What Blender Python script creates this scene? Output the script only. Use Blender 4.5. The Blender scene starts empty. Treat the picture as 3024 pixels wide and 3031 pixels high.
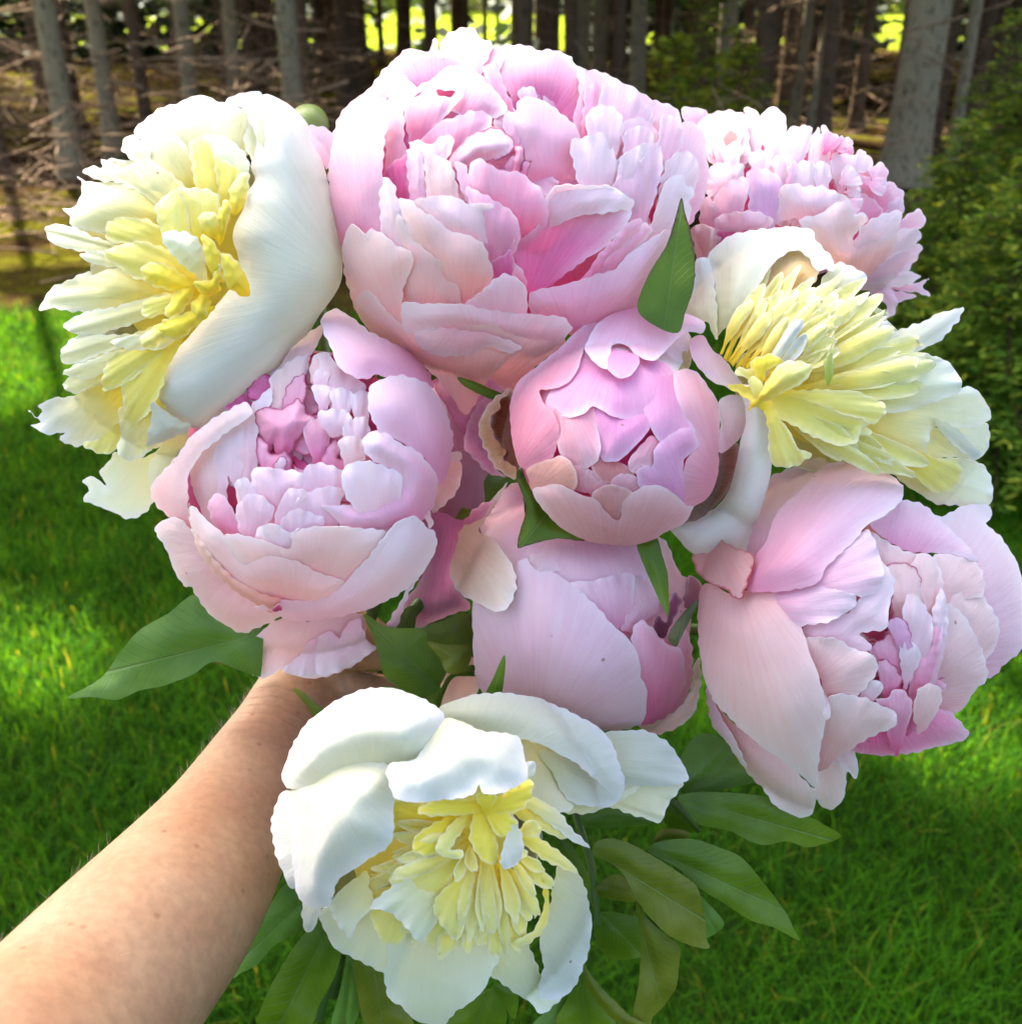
import bpy, bmesh, math, random
import numpy as np
from mathutils import Vector, Matrix, noise
from mathutils.geometry import delaunay_2d_cdt

random.seed(7); np.random.seed(7)
S = bpy.context.scene
COL = S.collection
R = math.radians

# ---------------------------------------------------------------- camera
CAMZ, PITCH = 1.55, R(25)
FOC = 3280.0                      # focal length in photograph pixels (3024 wide)
CX, CY = 1512.0, 1515.5
cd = bpy.data.cameras.new('camera'); cam = bpy.data.objects.new('camera', cd); COL.objects.link(cam)
cam.location = (0, 0, CAMZ); cam.rotation_euler = (math.pi/2 - PITCH, 0, 0)
cd.sensor_fit = 'HORIZONTAL'; cd.sensor_width = 36; cd.lens = 36*FOC/3024
cd.clip_start = 0.02; cd.clip_end = 800
cd.dof.use_dof = True; cd.dof.focus_distance = 0.46; cd.dof.aperture_fstop = cd.lens/1000/0.0024
S.camera = cam
CM = Matrix.Translation((0, 0, CAMZ)) @ Matrix.Rotation(math.pi/2 - PITCH, 4, 'X')
CMN = np.array(CM)

# ---------------------------------------------------------------- world, sun, exposure
SUN_EL, SUN_AZ = R(38), R(-24)     # azimuth from +Y, positive to the right
w = bpy.data.worlds.new('World'); S.world = w; w.use_nodes = True
nt = w.node_tree; bg = nt.nodes['Background']
sky = nt.nodes.new('ShaderNodeTexSky'); sky.sky_type = 'NISHITA'; sky.sun_disc = False
sky.sun_elevation = SUN_EL; sky.sun_rotation = SUN_AZ; sky.air_density = .5; sky.dust_density = 7.0; sky.ozone_density = 0.1
nt.links.new(sky.outputs[0], bg.inputs[0]); bg.inputs[1].default_value = 0.15
SUNV = Vector((math.sin(SUN_AZ)*math.cos(SUN_EL), math.cos(SUN_AZ)*math.cos(SUN_EL), math.sin(SUN_EL)))
sd = bpy.data.lights.new('sun', 'SUN'); sd.energy = 5.0; sd.angle = R(0.53); sd.color = (1.0, 0.93, 0.80)
sun = bpy.data.objects.new('sun', sd); COL.objects.link(sun)
sun.rotation_euler = (-SUNV).to_track_quat('-Z', 'Y').to_euler()
vs = S.view_settings; vs.view_transform = 'Standard'; vs.look = 'None'; vs.gamma = 1; vs.use_curve_mapping = False
vs.exposure = 3.0
S.cycles.use_denoising = True
S.cycles.max_bounces = 9; S.cycles.diffuse_bounces = 7; S.cycles.transmission_bounces = 6; S.cycles.transparent_max_bounces = 6
S.cycles.sample_clamp_indirect = 8

# ---------------------------------------------------------------- helpers
def tag(o, label=None, cat=None, group=None, kind=None):
    if label: o['label'] = label
    if cat: o['category'] = cat
    if group: o['group'] = group
    if kind: o['kind'] = kind
    return o

def empty(name, loc=(0, 0, 0)):
    o = bpy.data.objects.new(name, None); o.empty_display_size = 0.02; COL.objects.link(o); o.location = loc
    return o

def mesh_obj(name, verts, faces, mat, parent=None, smooth=True):
    me = bpy.data.meshes.new(name); me.from_pydata([tuple(v) for v in verts], [], [tuple(f) for f in faces])
    me.materials.append(mat)
    if smooth: me.polygons.foreach_set('use_smooth', [True]*len(me.polygons))
    me.update()
    o = bpy.data.objects.new(name, me); COL.objects.link(o)
    if parent is not None:
        o.parent = parent; o.matrix_parent_inverse = Matrix.Translation(parent.location).inverted()
    return o

def unproj(x, y, d):              # a point seen at photograph pixel x, y at d metres along the view axis
    x = np.asarray(x, float); y = np.asarray(y, float); d = np.asarray(d, float)
    p = np.stack([(x-CX)/FOC*d, -(y-CY)/FOC*d, -d, np.ones_like(d)], -1)
    return (p @ CMN.T)[..., :3]

def U(x, y, d): return Vector(unproj(x, y, d))

CROP = {'R1': (0, 0, .51867), 'R2': (900, 0, .62241), 'R3': (1900, 0, .58299), 'R4': (400, 900, .62112), 'R5': (1300, 900, .67265),
        'R6': (1900, 700, .58299), 'R7': (1950, 1300, .62117), 'R8': (600, 1900, .98548), 'W': (50, 250, .67295), 'T': (1950, 280, .44087),
        'L': (1600, 2050, .51867), 'A': (0, 1700, .68871), 'M': (1050, 950, .62112), 'B': (700, 2200, .59647), 'P': (0, 0, 3024/1928)}
def src(crop, pts):
    x0, y0, s = CROP[crop]
    if isinstance(pts, str):
        pts = [tuple(float(v) for v in q.split(',')) for q in pts.split()]
    a = np.array(pts, float).reshape(-1, 2)
    return a*s + np.array([x0, y0])

# ---------------------------------------------------------------- materials
def new_mat(name):
    m = bpy.data.materials.new(name); m.use_nodes = True
    nt = m.node_tree; nt.nodes.clear()
    return m, nt, nt.nodes.new, nt.links.new

def petal_material(name, trans, rough, spec, vein, bump=.26):
    m, nt, N, Lk = new_mat(name)
    out = N('ShaderNodeOutputMaterial'); mix = N('ShaderNodeMixShader'); pb = N('ShaderNodeBsdfPrincipled'); tr = N('ShaderNodeBsdfTranslucent')
    at = N('ShaderNodeAttribute'); at.attribute_name = 'pigment'
    uv = N('ShaderNodeUVMap'); uv.uv_map = 'UVMap'
    mp = N('ShaderNodeMapping'); mp.inputs['Scale'].default_value = (70, 5, 1)
    n1 = N('ShaderNodeTexNoise'); n1.inputs['Scale'].default_value = 1.0; n1.inputs['Detail'].default_value = 5; n1.inputs['Roughness'].default_value = .6; n1.inputs['Distortion'].default_value = .5
    Lk(uv.outputs[0], mp.inputs[0]); Lk(mp.outputs[0], n1.inputs['Vector'])
    geo = N('ShaderNodeTexCoord')
    n2 = N('ShaderNodeTexNoise'); n2.inputs['Scale'].default_value = 45; n2.inputs['Detail'].default_value = 4
    Lk(geo.outputs['Object'], n2.inputs['Vector'])
    # veins deepen the pigment a little, broad patches vary it
    mr = N('ShaderNodeMapRange'); mr.inputs[1].default_value = .35; mr.inputs[2].default_value = .75; mr.inputs[3].default_value = 1.0 - vein*.0; mr.inputs[4].default_value = 1.0 + vein*1.2
    Lk(n1.outputs[0], mr.inputs[0])
    mr2 = N('ShaderNodeMapRange'); mr2.inputs[1].default_value = .3; mr2.inputs[2].default_value = .7; mr2.inputs[3].default_value = .92; mr2.inputs[4].default_value = 1.14
    Lk(n2.outputs[0], mr2.inputs[0])
    mpc = N('ShaderNodeMapping'); mpc.inputs['Scale'].default_value = (30, 1.6, 1); Lk(uv.outputs[0], mpc.inputs[0])
    n5 = N('ShaderNodeTexNoise'); n5.inputs['Scale'].default_value = 1.0; n5.inputs['Detail'].default_value = 6; n5.inputs['Distortion'].default_value = .25; Lk(mpc.outputs[0], n5.inputs['Vector'])
    mr3 = N('ShaderNodeMapRange'); mr3.inputs[1].default_value = .42; mr3.inputs[2].default_value = .72; mr3.inputs[3].default_value = .96; mr3.inputs[4].default_value = 1.0+vein*1.9; Lk(n5.outputs[0], mr3.inputs[0])
    mu0 = N('ShaderNodeMath'); mu0.operation = 'MULTIPLY'; Lk(mr.outputs[0], mu0.inputs[0]); Lk(mr3.outputs[0], mu0.inputs[1])
    mu = N('ShaderNodeMath'); mu.operation = 'MULTIPLY'; Lk(mu0.outputs[0], mu.inputs[0]); Lk(mr2.outputs[0], mu.inputs[1])
    ga = N('ShaderNodeGamma'); Lk(at.outputs['Color'], ga.inputs[0]); Lk(mu.outputs[0], ga.inputs[1])
    vo = N('ShaderNodeTexVoronoi'); vo.inputs['Scale'].default_value = 62; Lk(geo.outputs['Object'], vo.inputs['Vector'])
    sp = N('ShaderNodeMapRange'); sp.inputs[1].default_value = .035; sp.inputs[2].default_value = .06; sp.inputs[3].default_value = .75; sp.inputs[4].default_value = 0; Lk(vo.outputs['Distance'], sp.inputs[0])
    gt = N('ShaderNodeMath'); gt.operation = 'GREATER_THAN'; gt.inputs[1].default_value = .60; Lk(vo.outputs['Color'], gt.inputs[0])
    sk = N('ShaderNodeMath'); sk.operation = 'MULTIPLY'; Lk(sp.outputs[0], sk.inputs[0]); Lk(gt.outputs[0], sk.inputs[1])
    br = N('ShaderNodeMixRGB'); br.inputs[2].default_value = (.36, .20, .12, 1); Lk(sk.outputs[0], br.inputs[0]); Lk(ga.outputs[0], br.inputs[1])
    Lk(br.outputs[0], pb.inputs['Base Color']); Lk(br.outputs[0], tr.inputs[0])
    pb.inputs['Roughness'].default_value = rough; pb.inputs['Specular IOR Level'].default_value = spec
    if 'Sheen Weight' in pb.inputs: pb.inputs['Sheen Weight'].default_value = .15
    n3 = N('ShaderNodeTexNoise'); n3.inputs['Scale'].default_value = 900; n3.inputs['Detail'].default_value = 2
    Lk(geo.outputs['Object'], n3.inputs['Vector'])
    mpb = N('ShaderNodeMapping'); mpb.inputs['Scale'].default_value = (16, 2.2, 1)
    n4 = N('ShaderNodeTexNoise'); n4.inputs['Scale'].default_value = 1.0; n4.inputs['Detail'].default_value = 3; n4.inputs['Distortion'].default_value = .3
    Lk(uv.outputs[0], mpb.inputs[0]); Lk(mpb.outputs[0], n4.inputs['Vector'])
    a0 = N('ShaderNodeMath'); a0.operation = 'MULTIPLY_ADD'; a0.inputs[1].default_value = 1.5; Lk(n4.outputs[0], a0.inputs[0]); Lk(n1.outputs[0], a0.inputs[2])
    ad = N('ShaderNodeMath'); ad.operation = 'MULTIPLY_ADD'; ad.inputs[1].default_value = .25; Lk(n3.outputs[0], ad.inputs[0]); Lk(a0.outputs[0], ad.inputs[2])
    bp = N('ShaderNodeBump'); bp.inputs['Strength'].default_value = bump; bp.inputs['Distance'].default_value = .0010
    Lk(ad.outputs[0], bp.inputs['Height']); Lk(bp.outputs[0], pb.inputs['Normal']); Lk(bp.outputs[0], tr.inputs['Normal'])
    mix.inputs[0].default_value = trans
    Lk(pb.outputs[0], mix.inputs[1]); Lk(tr.outputs[0], mix.inputs[2]); Lk(mix.outputs[0], out.inputs[0])
    return m

MAT = {}
MAT['petal'] = petal_material('petal_tissue', .42, .6, .2, .10)
MAT['white'] = petal_material('white_petal_tissue', .38, .6, .2, .05, .22)
def leaf_material():
    m, nt, N, Lk = new_mat('leaf_tissue')
    out = N('ShaderNodeOutputMaterial'); mix = N('ShaderNodeMixShader'); pb = N('ShaderNodeBsdfPrincipled'); tr = N('ShaderNodeBsdfTranslucent')
    at = N('ShaderNodeAttribute'); at.attribute_name = 'pigment'; uv = N('ShaderNodeUVMap'); uv.uv_map = 'UVMap'; sp = N('ShaderNodeSeparateXYZ'); Lk(uv.outputs[0], sp.inputs[0])
    tc = N('ShaderNodeTexCoord'); n = N('ShaderNodeTexNoise'); n.inputs['Scale'].default_value = 60; n.inputs['Detail'].default_value = 6; Lk(tc.outputs['Object'], n.inputs[0])
    ab = N('ShaderNodeMath'); ab.operation = 'ABSOLUTE'; Lk(sp.outputs[0], ab.inputs[0])
    rib = N('ShaderNodeMapRange'); rib.inputs[1].default_value = .004; rib.inputs[2].default_value = .014; rib.inputs[3].default_value = 1; rib.inputs[4].default_value = 0; Lk(ab.outputs[0], rib.inputs[0])
    q = N('ShaderNodeMath'); q.operation = 'MULTIPLY_ADD'; q.inputs[1].default_value = -1.1; Lk(ab.outputs[0], q.inputs[0]); Lk(sp.outputs[1], q.inputs[2])
    q1 = N('ShaderNodeMath'); q1.operation = 'MULTIPLY_ADD'; q1.inputs[1].default_value = .05; Lk(n.outputs[0], q1.inputs[0]); Lk(q.outputs[0], q1.inputs[2])
    q2 = N('ShaderNodeMath'); q2.operation = 'MULTIPLY'; q2.inputs[1].default_value = 9; Lk(q1.outputs[0], q2.inputs[0])
    fr = N('ShaderNodeMath'); fr.operation = 'PINGPONG'; fr.inputs[1].default_value = .5; Lk(q2.outputs[0], fr.inputs[0])
    sv = N('ShaderNodeMapRange'); sv.inputs[1].default_value = .0; sv.inputs[2].default_value = .06; sv.inputs[3].default_value = .7; sv.inputs[4].default_value = 0; Lk(fr.outputs[0], sv.inputs[0])
    mx = N('ShaderNodeMath'); mx.operation = 'MAXIMUM'; Lk(rib.outputs[0], mx.inputs[0]); Lk(sv.outputs[0], mx.inputs[1])
    v = N('ShaderNodeMixRGB'); v.inputs[2].default_value = (.16, .25, .06, 1); Lk(at.outputs['Color'], v.inputs[1])
    k = N('ShaderNodeMath'); k.operation = 'MULTIPLY'; k.inputs[1].default_value = .6; Lk(mx.outputs[0], k.inputs[0]); Lk(k.outputs[0], v.inputs[0])
    mr = N('ShaderNodeMapRange'); mr.inputs[1].default_value = .3; mr.inputs[2].default_value = .7; mr.inputs[3].default_value = 1.12; mr.inputs[4].default_value = .90; Lk(n.outputs[0], mr.inputs[0])
    ga = N('ShaderNodeGamma'); Lk(v.outputs[0], ga.inputs[0]); Lk(mr.outputs[0], ga.inputs[1])
    Lk(ga.outputs[0], pb.inputs['Base Color']); Lk(ga.outputs[0], tr.inputs[0]); pb.inputs['Roughness'].default_value = .42; pb.inputs['Specular IOR Level'].default_value = .35
    h = N('ShaderNodeMath'); h.operation = 'MULTIPLY_ADD'; h.inputs[1].default_value = -1.0; Lk(mx.outputs[0], h.inputs[0]); Lk(n.outputs[0], h.inputs[2])
    bp = N('ShaderNodeBump'); bp.inputs['Strength'].default_value = .4; bp.inputs['Distance'].default_value = .0008; Lk(h.outputs[0], bp.inputs['Height']); Lk(bp.outputs[0], pb.inputs['Normal'])
    mix.inputs[0].default_value = .25; Lk(pb.outputs[0], mix.inputs[1]); Lk(tr.outputs[0], mix.inputs[2]); Lk(mix.outputs[0], out.inputs[0]); return m
MAT['leaf'] = leaf_material()

def simple(name, c1, c2, scale, rough=.8, bump=0, dist=.002, detail=6, coords='Object', stretch=(1, 1, 1), trans=0, spec=.3, lo=.35, hi=.65):
    m, nt, N, Lk = new_mat(name)
    out = N('ShaderNodeOutputMaterial'); pb = N('ShaderNodeBsdfPrincipled'); tc = N('ShaderNodeTexCoord'); mp = N('ShaderNodeMapping')
    mp.inputs['Scale'].default_value = stretch
    n = N('ShaderNodeTexNoise'); n.inputs['Scale'].default_value = scale; n.inputs['Detail'].default_value = detail; n.inputs['Roughness'].default_value = .62
    Lk(tc.outputs[coords], mp.inputs[0]); Lk(mp.outputs[0], n.inputs['Vector'])
    cr = N('ShaderNodeValToRGB'); cr.color_ramp.elements[0].position = lo; cr.color_ramp.elements[1].position = hi
    cr.color_ramp.elements[0].color = (*c1, 1); cr.color_ramp.elements[1].color = (*c2, 1)
    Lk(n.outputs[0], cr.inputs[0]); Lk(cr.outputs[0], pb.inputs['Base Color'])
    pb.inputs['Roughness'].default_value = rough; pb.inputs['Specular IOR Level'].default_value = spec
    if bump:
        b = N('ShaderNodeBump'); b.inputs['Strength'].default_value = bump; b.inputs['Distance'].default_value = dist
        Lk(n.outputs[0], b.inputs['Height']); Lk(b.outputs[0], pb.inputs['Normal'])
    if trans:
        t = N('ShaderNodeBsdfTranslucent'); Lk(cr.outputs[0], t.inputs[0]); mx = N('ShaderNodeMixShader'); mx.inputs[0].default_value = trans
        Lk(pb.outputs[0], mx.inputs[1]); Lk(t.outputs[0], mx.inputs[2]); Lk(mx.outputs[0], out.inputs[0])
    else:
        Lk(pb.outputs[0], out.inputs[0])
    m['ramp'] = cr.name
    return m

def attr_mat(name, rough=.6, trans=.3, spec=.3):     # colour from the 'pigment' attribute (per blade, per needle)
    m, nt, N, Lk = new_mat(name)
    out = N('ShaderNodeOutputMaterial'); pb = N('ShaderNodeBsdfPrincipled'); at = N('ShaderNodeAttribute'); at.attribute_name = 'pigment'
    t = N('ShaderNodeBsdfTranslucent'); mx = N('ShaderNodeMixShader'); mx.inputs[0].default_value = trans
    Lk(at.outputs['Color'], pb.inputs['Base Color'])
    ty = N('ShaderNodeMixRGB'); ty.blend_type = 'MULTIPLY'; ty.inputs[0].default_value = 1; ty.inputs[2].default_value = (2.6, 1.7, .8, 1); Lk(at.outputs['Color'], ty.inputs[1]); Lk(ty.outputs[0], t.inputs[0])
    pb.inputs['Roughness'].default_value = rough; pb.inputs['Specular IOR Level'].default_value = spec
    Lk(pb.outputs[0], mx.inputs[1]); Lk(t.outputs[0], mx.inputs[2]); Lk(mx.outputs[0], out.inputs[0])
    return m
MAT['blade'] = attr_mat('grass_blade', .8, .48, .06)
MAT['needle'] = attr_mat('conifer_needle', .8, .35, .06)
MAT['stem'] = simple('peony_stem', (.05, .11, .02), (.10, .16, .04), 60, .5, .2, .0005)
MAT['lawn'] = simple('lawn_soil', (.010, .030, .004), (.030, .062, .010), 9, .95, .6, .02, coords='Generated', stretch=(300, 300, 1), spec=0)
MAT['twig'] = simple('dead_twig', (.12, .075, .04), (.31, .20, .11), 20, .9, spec=.05)  # colour raised to give the twigs a sunlit look

def pigment(me, cols):
    a = me.color_attributes.new('pigment', 'FLOAT_COLOR', 'POINT')
    c = np.ones((len(cols), 4), np.float32); c[:, :3] = cols
    a.data.foreach_set('color', c.ravel())

# ---------------------------------------------------------------- the petal
def smooth_closed(p, step):
    n = len(p); out = []
    for i in range(n):
        p0, p1, p2, p3 = p[i-1], p[i], p[(i+1) % n], p[(i+2) % n]
        L = np.linalg.norm(p2-p1); k = max(1, int(round(L/step)))
        # centripetal-like: limit tangents so short neighbours give crisp corners
        m1 = (p2-p0)*.5; m2 = (p3-p1)*.5
        for m in (m1, m2):
            q = np.linalg.norm(m)
            if q > L*.9: m *= L*.9/q
        for j in range(k):
            t = j/k; t2, t3 = t*t, t*t*t
            out.append((2*t3-3*t2+1)*p1 + (t3-2*t2+t)*m1 + (-2*t3+3*t2)*p2 + (t3-t2)*m2)
    return np.array(out)

def inside(pts, poly):
    x, y = pts[:, 0:1], pts[:, 1:2]
    x1, y1 = poly[:, 0], poly[:, 1]; x2, y2 = np.roll(x1, -1), np.roll(y1, -1)
    c = ((y1 > y) != (y2 > y)) & (x < (x2-x1)*(y-y1)/(y2-y1+1e-12)+x1)
    return (c.sum(1) % 2) == 1

def bdist(pts, poly):
    a = poly; b = np.roll(poly, -1, 0); ab = b-a; L2 = (ab**2).sum(1)+1e-9
    ap = pts[:, None, :]-a[None]
    t = np.clip((ap*ab[None]).sum(2)/L2, 0, 1)
    return np.sqrt(((ap-ab[None]*t[..., None])**2).sum(2)).min(1)

class Flower:
    """A peony: its ball (centre and radii in the photograph, distance and depth in metres) carries the petals."""
    def __init__(s, name, crop, c, rx, ry, depth, rz, label, cat='peony', group=None, core=None, coredrop=.030, backs=None, nback=7, corek=.82, backk=.84):
        x0, y0, k = CROP[crop]
        s.c = (x0+c[0]*k, y0+c[1]*k); s.rx = rx*k; s.ry = ry*k; s.D = depth; s.rz = rz; s.crop = crop
        s.white = 'white peony' in label; s.root = empty(name, U(s.c[0], s.c[1], depth+rz*.9)); tag(s.root, label, cat, group)
        if core is not None: s.core(core, coredrop, corek)
        if backs is not None: s.backs(backs, nback, backk)

    def shell(s, x, y):
        r2 = ((x-s.c[0])/s.rx)**2 + ((y-s.c[1])/s.ry)**2
        return s.D - s.rz*np.sqrt(np.maximum(1.15-r2, .004)) + .03*np.maximum(np.sqrt(r2)-1.07, 0)

    def core(s, col, drop, k):
        vs, fs = [], []; nu, nv = 28, 18
        for j in range(nv+1):
            th = math.pi*j/nv
            for i in range(nu):
                ph = 2*math.pi*i/nu; z = math.cos(th)
                x = s.c[0]+s.rx*k*math.sin(th)*math.cos(ph); y = s.c[1]+s.ry*k*math.sin(th)*math.sin(ph)
                d = s.D - z*(s.rz-drop if z > 0 else s.rz*.9) + .002*noise.noise((x*.02, y*.02, z*3))
                vs.append(unproj(x, y, d))
        for j in range(nv):
            for i in range(nu):
                fs.append((j*nu+i, j*nu+(i+1) % nu, (j+1)*nu+(i+1) % nu, (j+1)*nu+i))
        o = mesh_obj('flower_heart', vs, fs, MAT['petal'], s.root); pigment(o.data, np.tile(col, (len(vs), 1)))

    def backs(s, col, n, k=.84):
        b, t = np.array(col[0]), np.array(col[1])
        for q in range(n):
            ph0 = 2*math.pi*q/n + .3; half = math.pi/n*1.45
            nu, nv = 9, 9; vs, fs, cs = [], [], []
            ext = k + .04*random.random(); lift = .90 + .05*(q % 2) + .02*random.random()
            for j in range(nv):
                v = j/(nv-1)
                for i in range(nu):
                    uu = i/(nu-1)*2-1
                    ph = ph0 + half*uu*(.35+.65*v**.7)*(1 if v < .8 else 1-.12*(abs(uu)))
                    th = (math.pi*.5+.05)*v*(1-.10*uu*uu) + .05
                    rr = lift + .03*uu*uu
                    x = s.c[0]+s.rx*ext*math.sin(th)*math.cos(ph)*rr; y = s.c[1]+s.ry*ext*math.sin(th)*math.sin(ph)*rr
                    d = s.D + s.rz*.95*math.cos(th)*rr
                    vs.append(unproj(x, y, d)); cs.append(b+(t-b)*v)
            for j in range(nv-1):
                for i in range(nu-1): fs.append((j*nu+i, j*nu+i+1, (j+1)*nu+i+1, (j+1)*nu+i))
            o = mesh_obj('petal', vs, fs, MAT['petal'], s.root); pigment(o.data, np.array(cs))
            m = o.modifiers.new('thickness', 'SOLIDIFY'); m.thickness = .0005; m.offset = 0

    def stem(s, grip, r=.0032):
        a = U(s.c[0], s.c[1], s.D+s.rz*.85); back = (U(s.c[0], s.c[1], s.D+1)-U(s.c[0], s.c[1], s.D)).normalized()
        g = Vector(grip); b = a+back*.05; pts = []
        for i in range(15):
            t = i/14
            pts.append((1-t)**3*a + 3*(1-t)**2*t*b + 3*(1-t)*t*t*(g+Vector((0, 0, .08))) + t**3*g)
        d = (pts[-1]-pts[-2]).normalized(); pts.append(g+d*.10); pts.append(g+d*.2)
        tube('stem', pts, [r]*len(pts), MAT['stem'], s.root, 8)

def tube(name, pts, rad, mat, parent=None, n=6, cap=True):
    vs, fs = [], []; up = Vector((.3, .2, 1)).normalized()
    for i, p in enumerate(pts):
        p = Vector(p); q0 = Vector(pts[max(i-1, 0)]); q1 = Vector(pts[min(i+1, len(pts)-1)])
        t = (q1-q0).normalized(); a = t.cross(up)
        if a.length < .05: a = t.cross(Vector((1, 0, 0)))
        a.normalize(); b = t.cross(a)
        for k in range(n):
            an = 2*math.pi*k/n; vs.append(p+(a*math.cos(an)+b*math.sin(an))*rad[i])
    for i in range(len(pts)-1):
        for k in range(n): fs.append((i*n+k, i*n+(k+1) % n, (i+1)*n+(k+1) % n, (i+1)*n+k))
    if cap: fs.append(tuple(range(n))[::-1]); fs.append(tuple((len(pts)-1)*n+k for k in range(n)))
    return mesh_obj(name, vs, fs, mat, parent) if name else (vs, fs)

def petal(F, pts, base, z, col, crop=None, dip=6.0, bulge=None, curl=1.2, ruf=1.15, jag=1.6, kruf=7, t0=.1, gam=1.0, rimcol=None,
          name='petal', mat='petal', tri=300, und=.8, follow=1.0, depth=None, label=None, smooth=True, thick=.0003, tuck=None, pleat=.13, pts_src=None, edge=None, rimw=.12, fold=0, round_=False):
    """One petal: its outline and the place of its base give it a fan of veins; it bellies out, dips to its base and ruffles at its rim.
       z, dip, bulge, curl, ruf in millimetres towards the viewer."""
    crop = crop or F.crop
    P0 = src(crop, pts) if pts_src is None else np.array(pts_src, float)
    b = src(crop, [base])[0] if pts_src is None else np.array(base, float)
    area = .5*abs(np.dot(P0[:, 0], np.roll(P0[:, 1], 1))-np.dot(P0[:, 1], np.roll(P0[:, 0], 1)))
    h = max(5.0, math.sqrt(area/tri))
    if tuck is None: tuck = .80 if (mat == 'petal' and math.sqrt(area)*F.D/FOC < .024 and pts_src is None and depth is None and follow == 1.0) else 0
    if tuck:
        b = b + (b-P0.mean(0))*.6
        q = np.linalg.norm(P0-b, axis=1); tq = (q-q.min())/(q.max()-q.min()+1e-6); k = np.clip(1-1.9*tq, 0, 1)
        P0 = P0+(b-P0)/(q[:, None]+1e-6)*np.minimum(tuck*math.sqrt(area)*k, q*.85)[:, None]
    P = smooth_closed(P0, h*.8) if smooth else P0
    if jag:
        ph = [random.uniform(0, 6.28) for _ in range(4)]
        nx = np.roll(P, -1, 0)-np.roll(P, 1, 0); nx = np.stack([nx[:, 1], -nx[:, 0]], 1); nx /= np.linalg.norm(nx, axis=1)[:, None]+1e-6
        s = np.concatenate([[0], np.cumsum(np.linalg.norm(np.diff(P, axis=0), axis=1))])
        w = np.sin(s/9+ph[0])*np.sin(s/23+ph[1])+.6*np.sin(s/5.5+ph[2])
        P = P + nx*(w*jag*1.6)[:, None]
    mn, mx = P.min(0), P.max(0)
    gx = np.arange(mn[0], mx[0]+h, h); gy = np.arange(mn[1], mx[1]+h, h*.87)
    X, Y = np.meshgrid(gx, gy); X = X + (np.arange(len(gy)) % 2)[:, None]*h*.5
    G = np.stack([X.ravel(), Y.ravel()], 1); G += np.random.uniform(-.12, .12, G.shape)*h
    G = G[inside(G, P)]
    if len(G): G = G[bdist(G, P) > .5*h]
    V = np.concatenate([P, G]); n = len(P)
    res = delaunay_2d_cdt([Vector(v) for v in V], [], [list(range(n))], 1, 1e-3)
    V = np.array([tuple(v) for v in res[0]]); faces = [tuple(f) for f in res[2]]
    if len(faces) == 0: return None
    d = bdist(V, P); dm = max(d.max(), 1e-3)
    D = np.clip(d/dm, 0, 1); Ds = .55*D*D*(3-2*D)+.45*np.sin(D*math.pi/2)
    rel = V-b; rr = np.linalg.norm(rel, axis=1); r0, r1 = rr.min(), rr.max()
    t = (rr-r0)/(r1-r0+1e-6)
    cdir = (P.mean(0)-b); cdir /= np.linalg.norm(cdir)+1e-9
    u = np.arctan2(cdir[0]*rel[:, 1]-cdir[1]*rel[:, 0], np.maximum(rel @ cdir, 1e-3)+1e-6)
    um = np.abs(u).max()+1e-6; un = u/um
    W = math.sqrt(area)
    mm = 1e-3; mpx = F.D/FOC
    if bulge is None: bulge = min(W*mpx*1000*.075, 3.6)
    sz = min(max(W*mpx/.028, .18), 1.15); ruf = ruf*sz; dip = dip*min(1, .35+sz*.65); curl = curl*min(1, sz*1.2); dmm = d*mpx*1000
    ph = [random.uniform(0, 6.28) for _ in range(6)]
    if round_: Ds = np.sqrt(np.clip(1-(1-D)**2, 0, 1))
    zz = z - dip*(1-t)**1.5 + bulge*Ds + curl*np.exp(-dmm/2.6)*np.clip(t*1.5-.3, 0, 1)*(.25+1.1*np.sin(3.1*un+ph[4])*np.cos(1.7*un+ph[5]))
    zz = zz + (pleat*sz*(.25+t)*t*np.sin(15*un+2.5*np.sin(3*un+ph[1])+ph[4]) if pleat else 0)
    zz = zz + 1.35*ruf*t**2*np.exp(-dmm/5.0)*(np.sin(kruf*un+ph[0])+.55*np.sin(2.3*kruf*un+ph[1]+2*t))
    zz = zz + und*sz**1.5*(np.sin(V[:, 0]/W*5+ph[2])*np.sin(V[:, 1]/W*6+ph[3]))
    if fold: zz = zz - fold*np.exp(-(un/.16)**2)*(.3+.7*t)
    dep = F.shell(V[:, 0], V[:, 1]) if depth is None else np.full(len(V), depth)
    if follow != 1.0 and depth is None: dep = F.D*(1-follow) + dep*follow
    dep = dep - zz*mm
    W3 = unproj(V[:, 0], V[:, 1], dep)
    me = bpy.data.meshes.new(name); me.from_pydata(W3.tolist(), [], faces); me.materials.append(MAT['white' if (mat == 'petal' and getattr(F, 'white', False)) else mat])
    me.polygons.foreach_set('use_smooth', [True]*len(me.polygons))
    uvl = me.uv_layers.new(name='UVMap'); li = np.empty(len(me.loops), np.int32); me.loops.foreach_get('vertex_index', li)
    ox = random.uniform(0, 9) if mat == 'petal' else 0; uvv = np.stack([un*min(um, 1.2)*.5*(r1/max(W, 1))+ox, t*r1/max(W, 1)*.6], 1)
    uvl.data.foreach_set('uv', uvv[li].astype(np.float32).ravel())
    tc = np.clip(t0+(1-t0)*t, 0, 1)**gam; tc = tc*tc*(3-2*tc)*.6+tc*.4
    c0, c1 = np.array(col[0]), np.array(col[1])
    C = c0+(c1-c0)*tc[:, None]
    if rimcol is None and mat == 'petal':
        rimcol = np.minimum(c1*.55+np.array((.95, .92, .93))*.45, .95); rimw = .13
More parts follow.
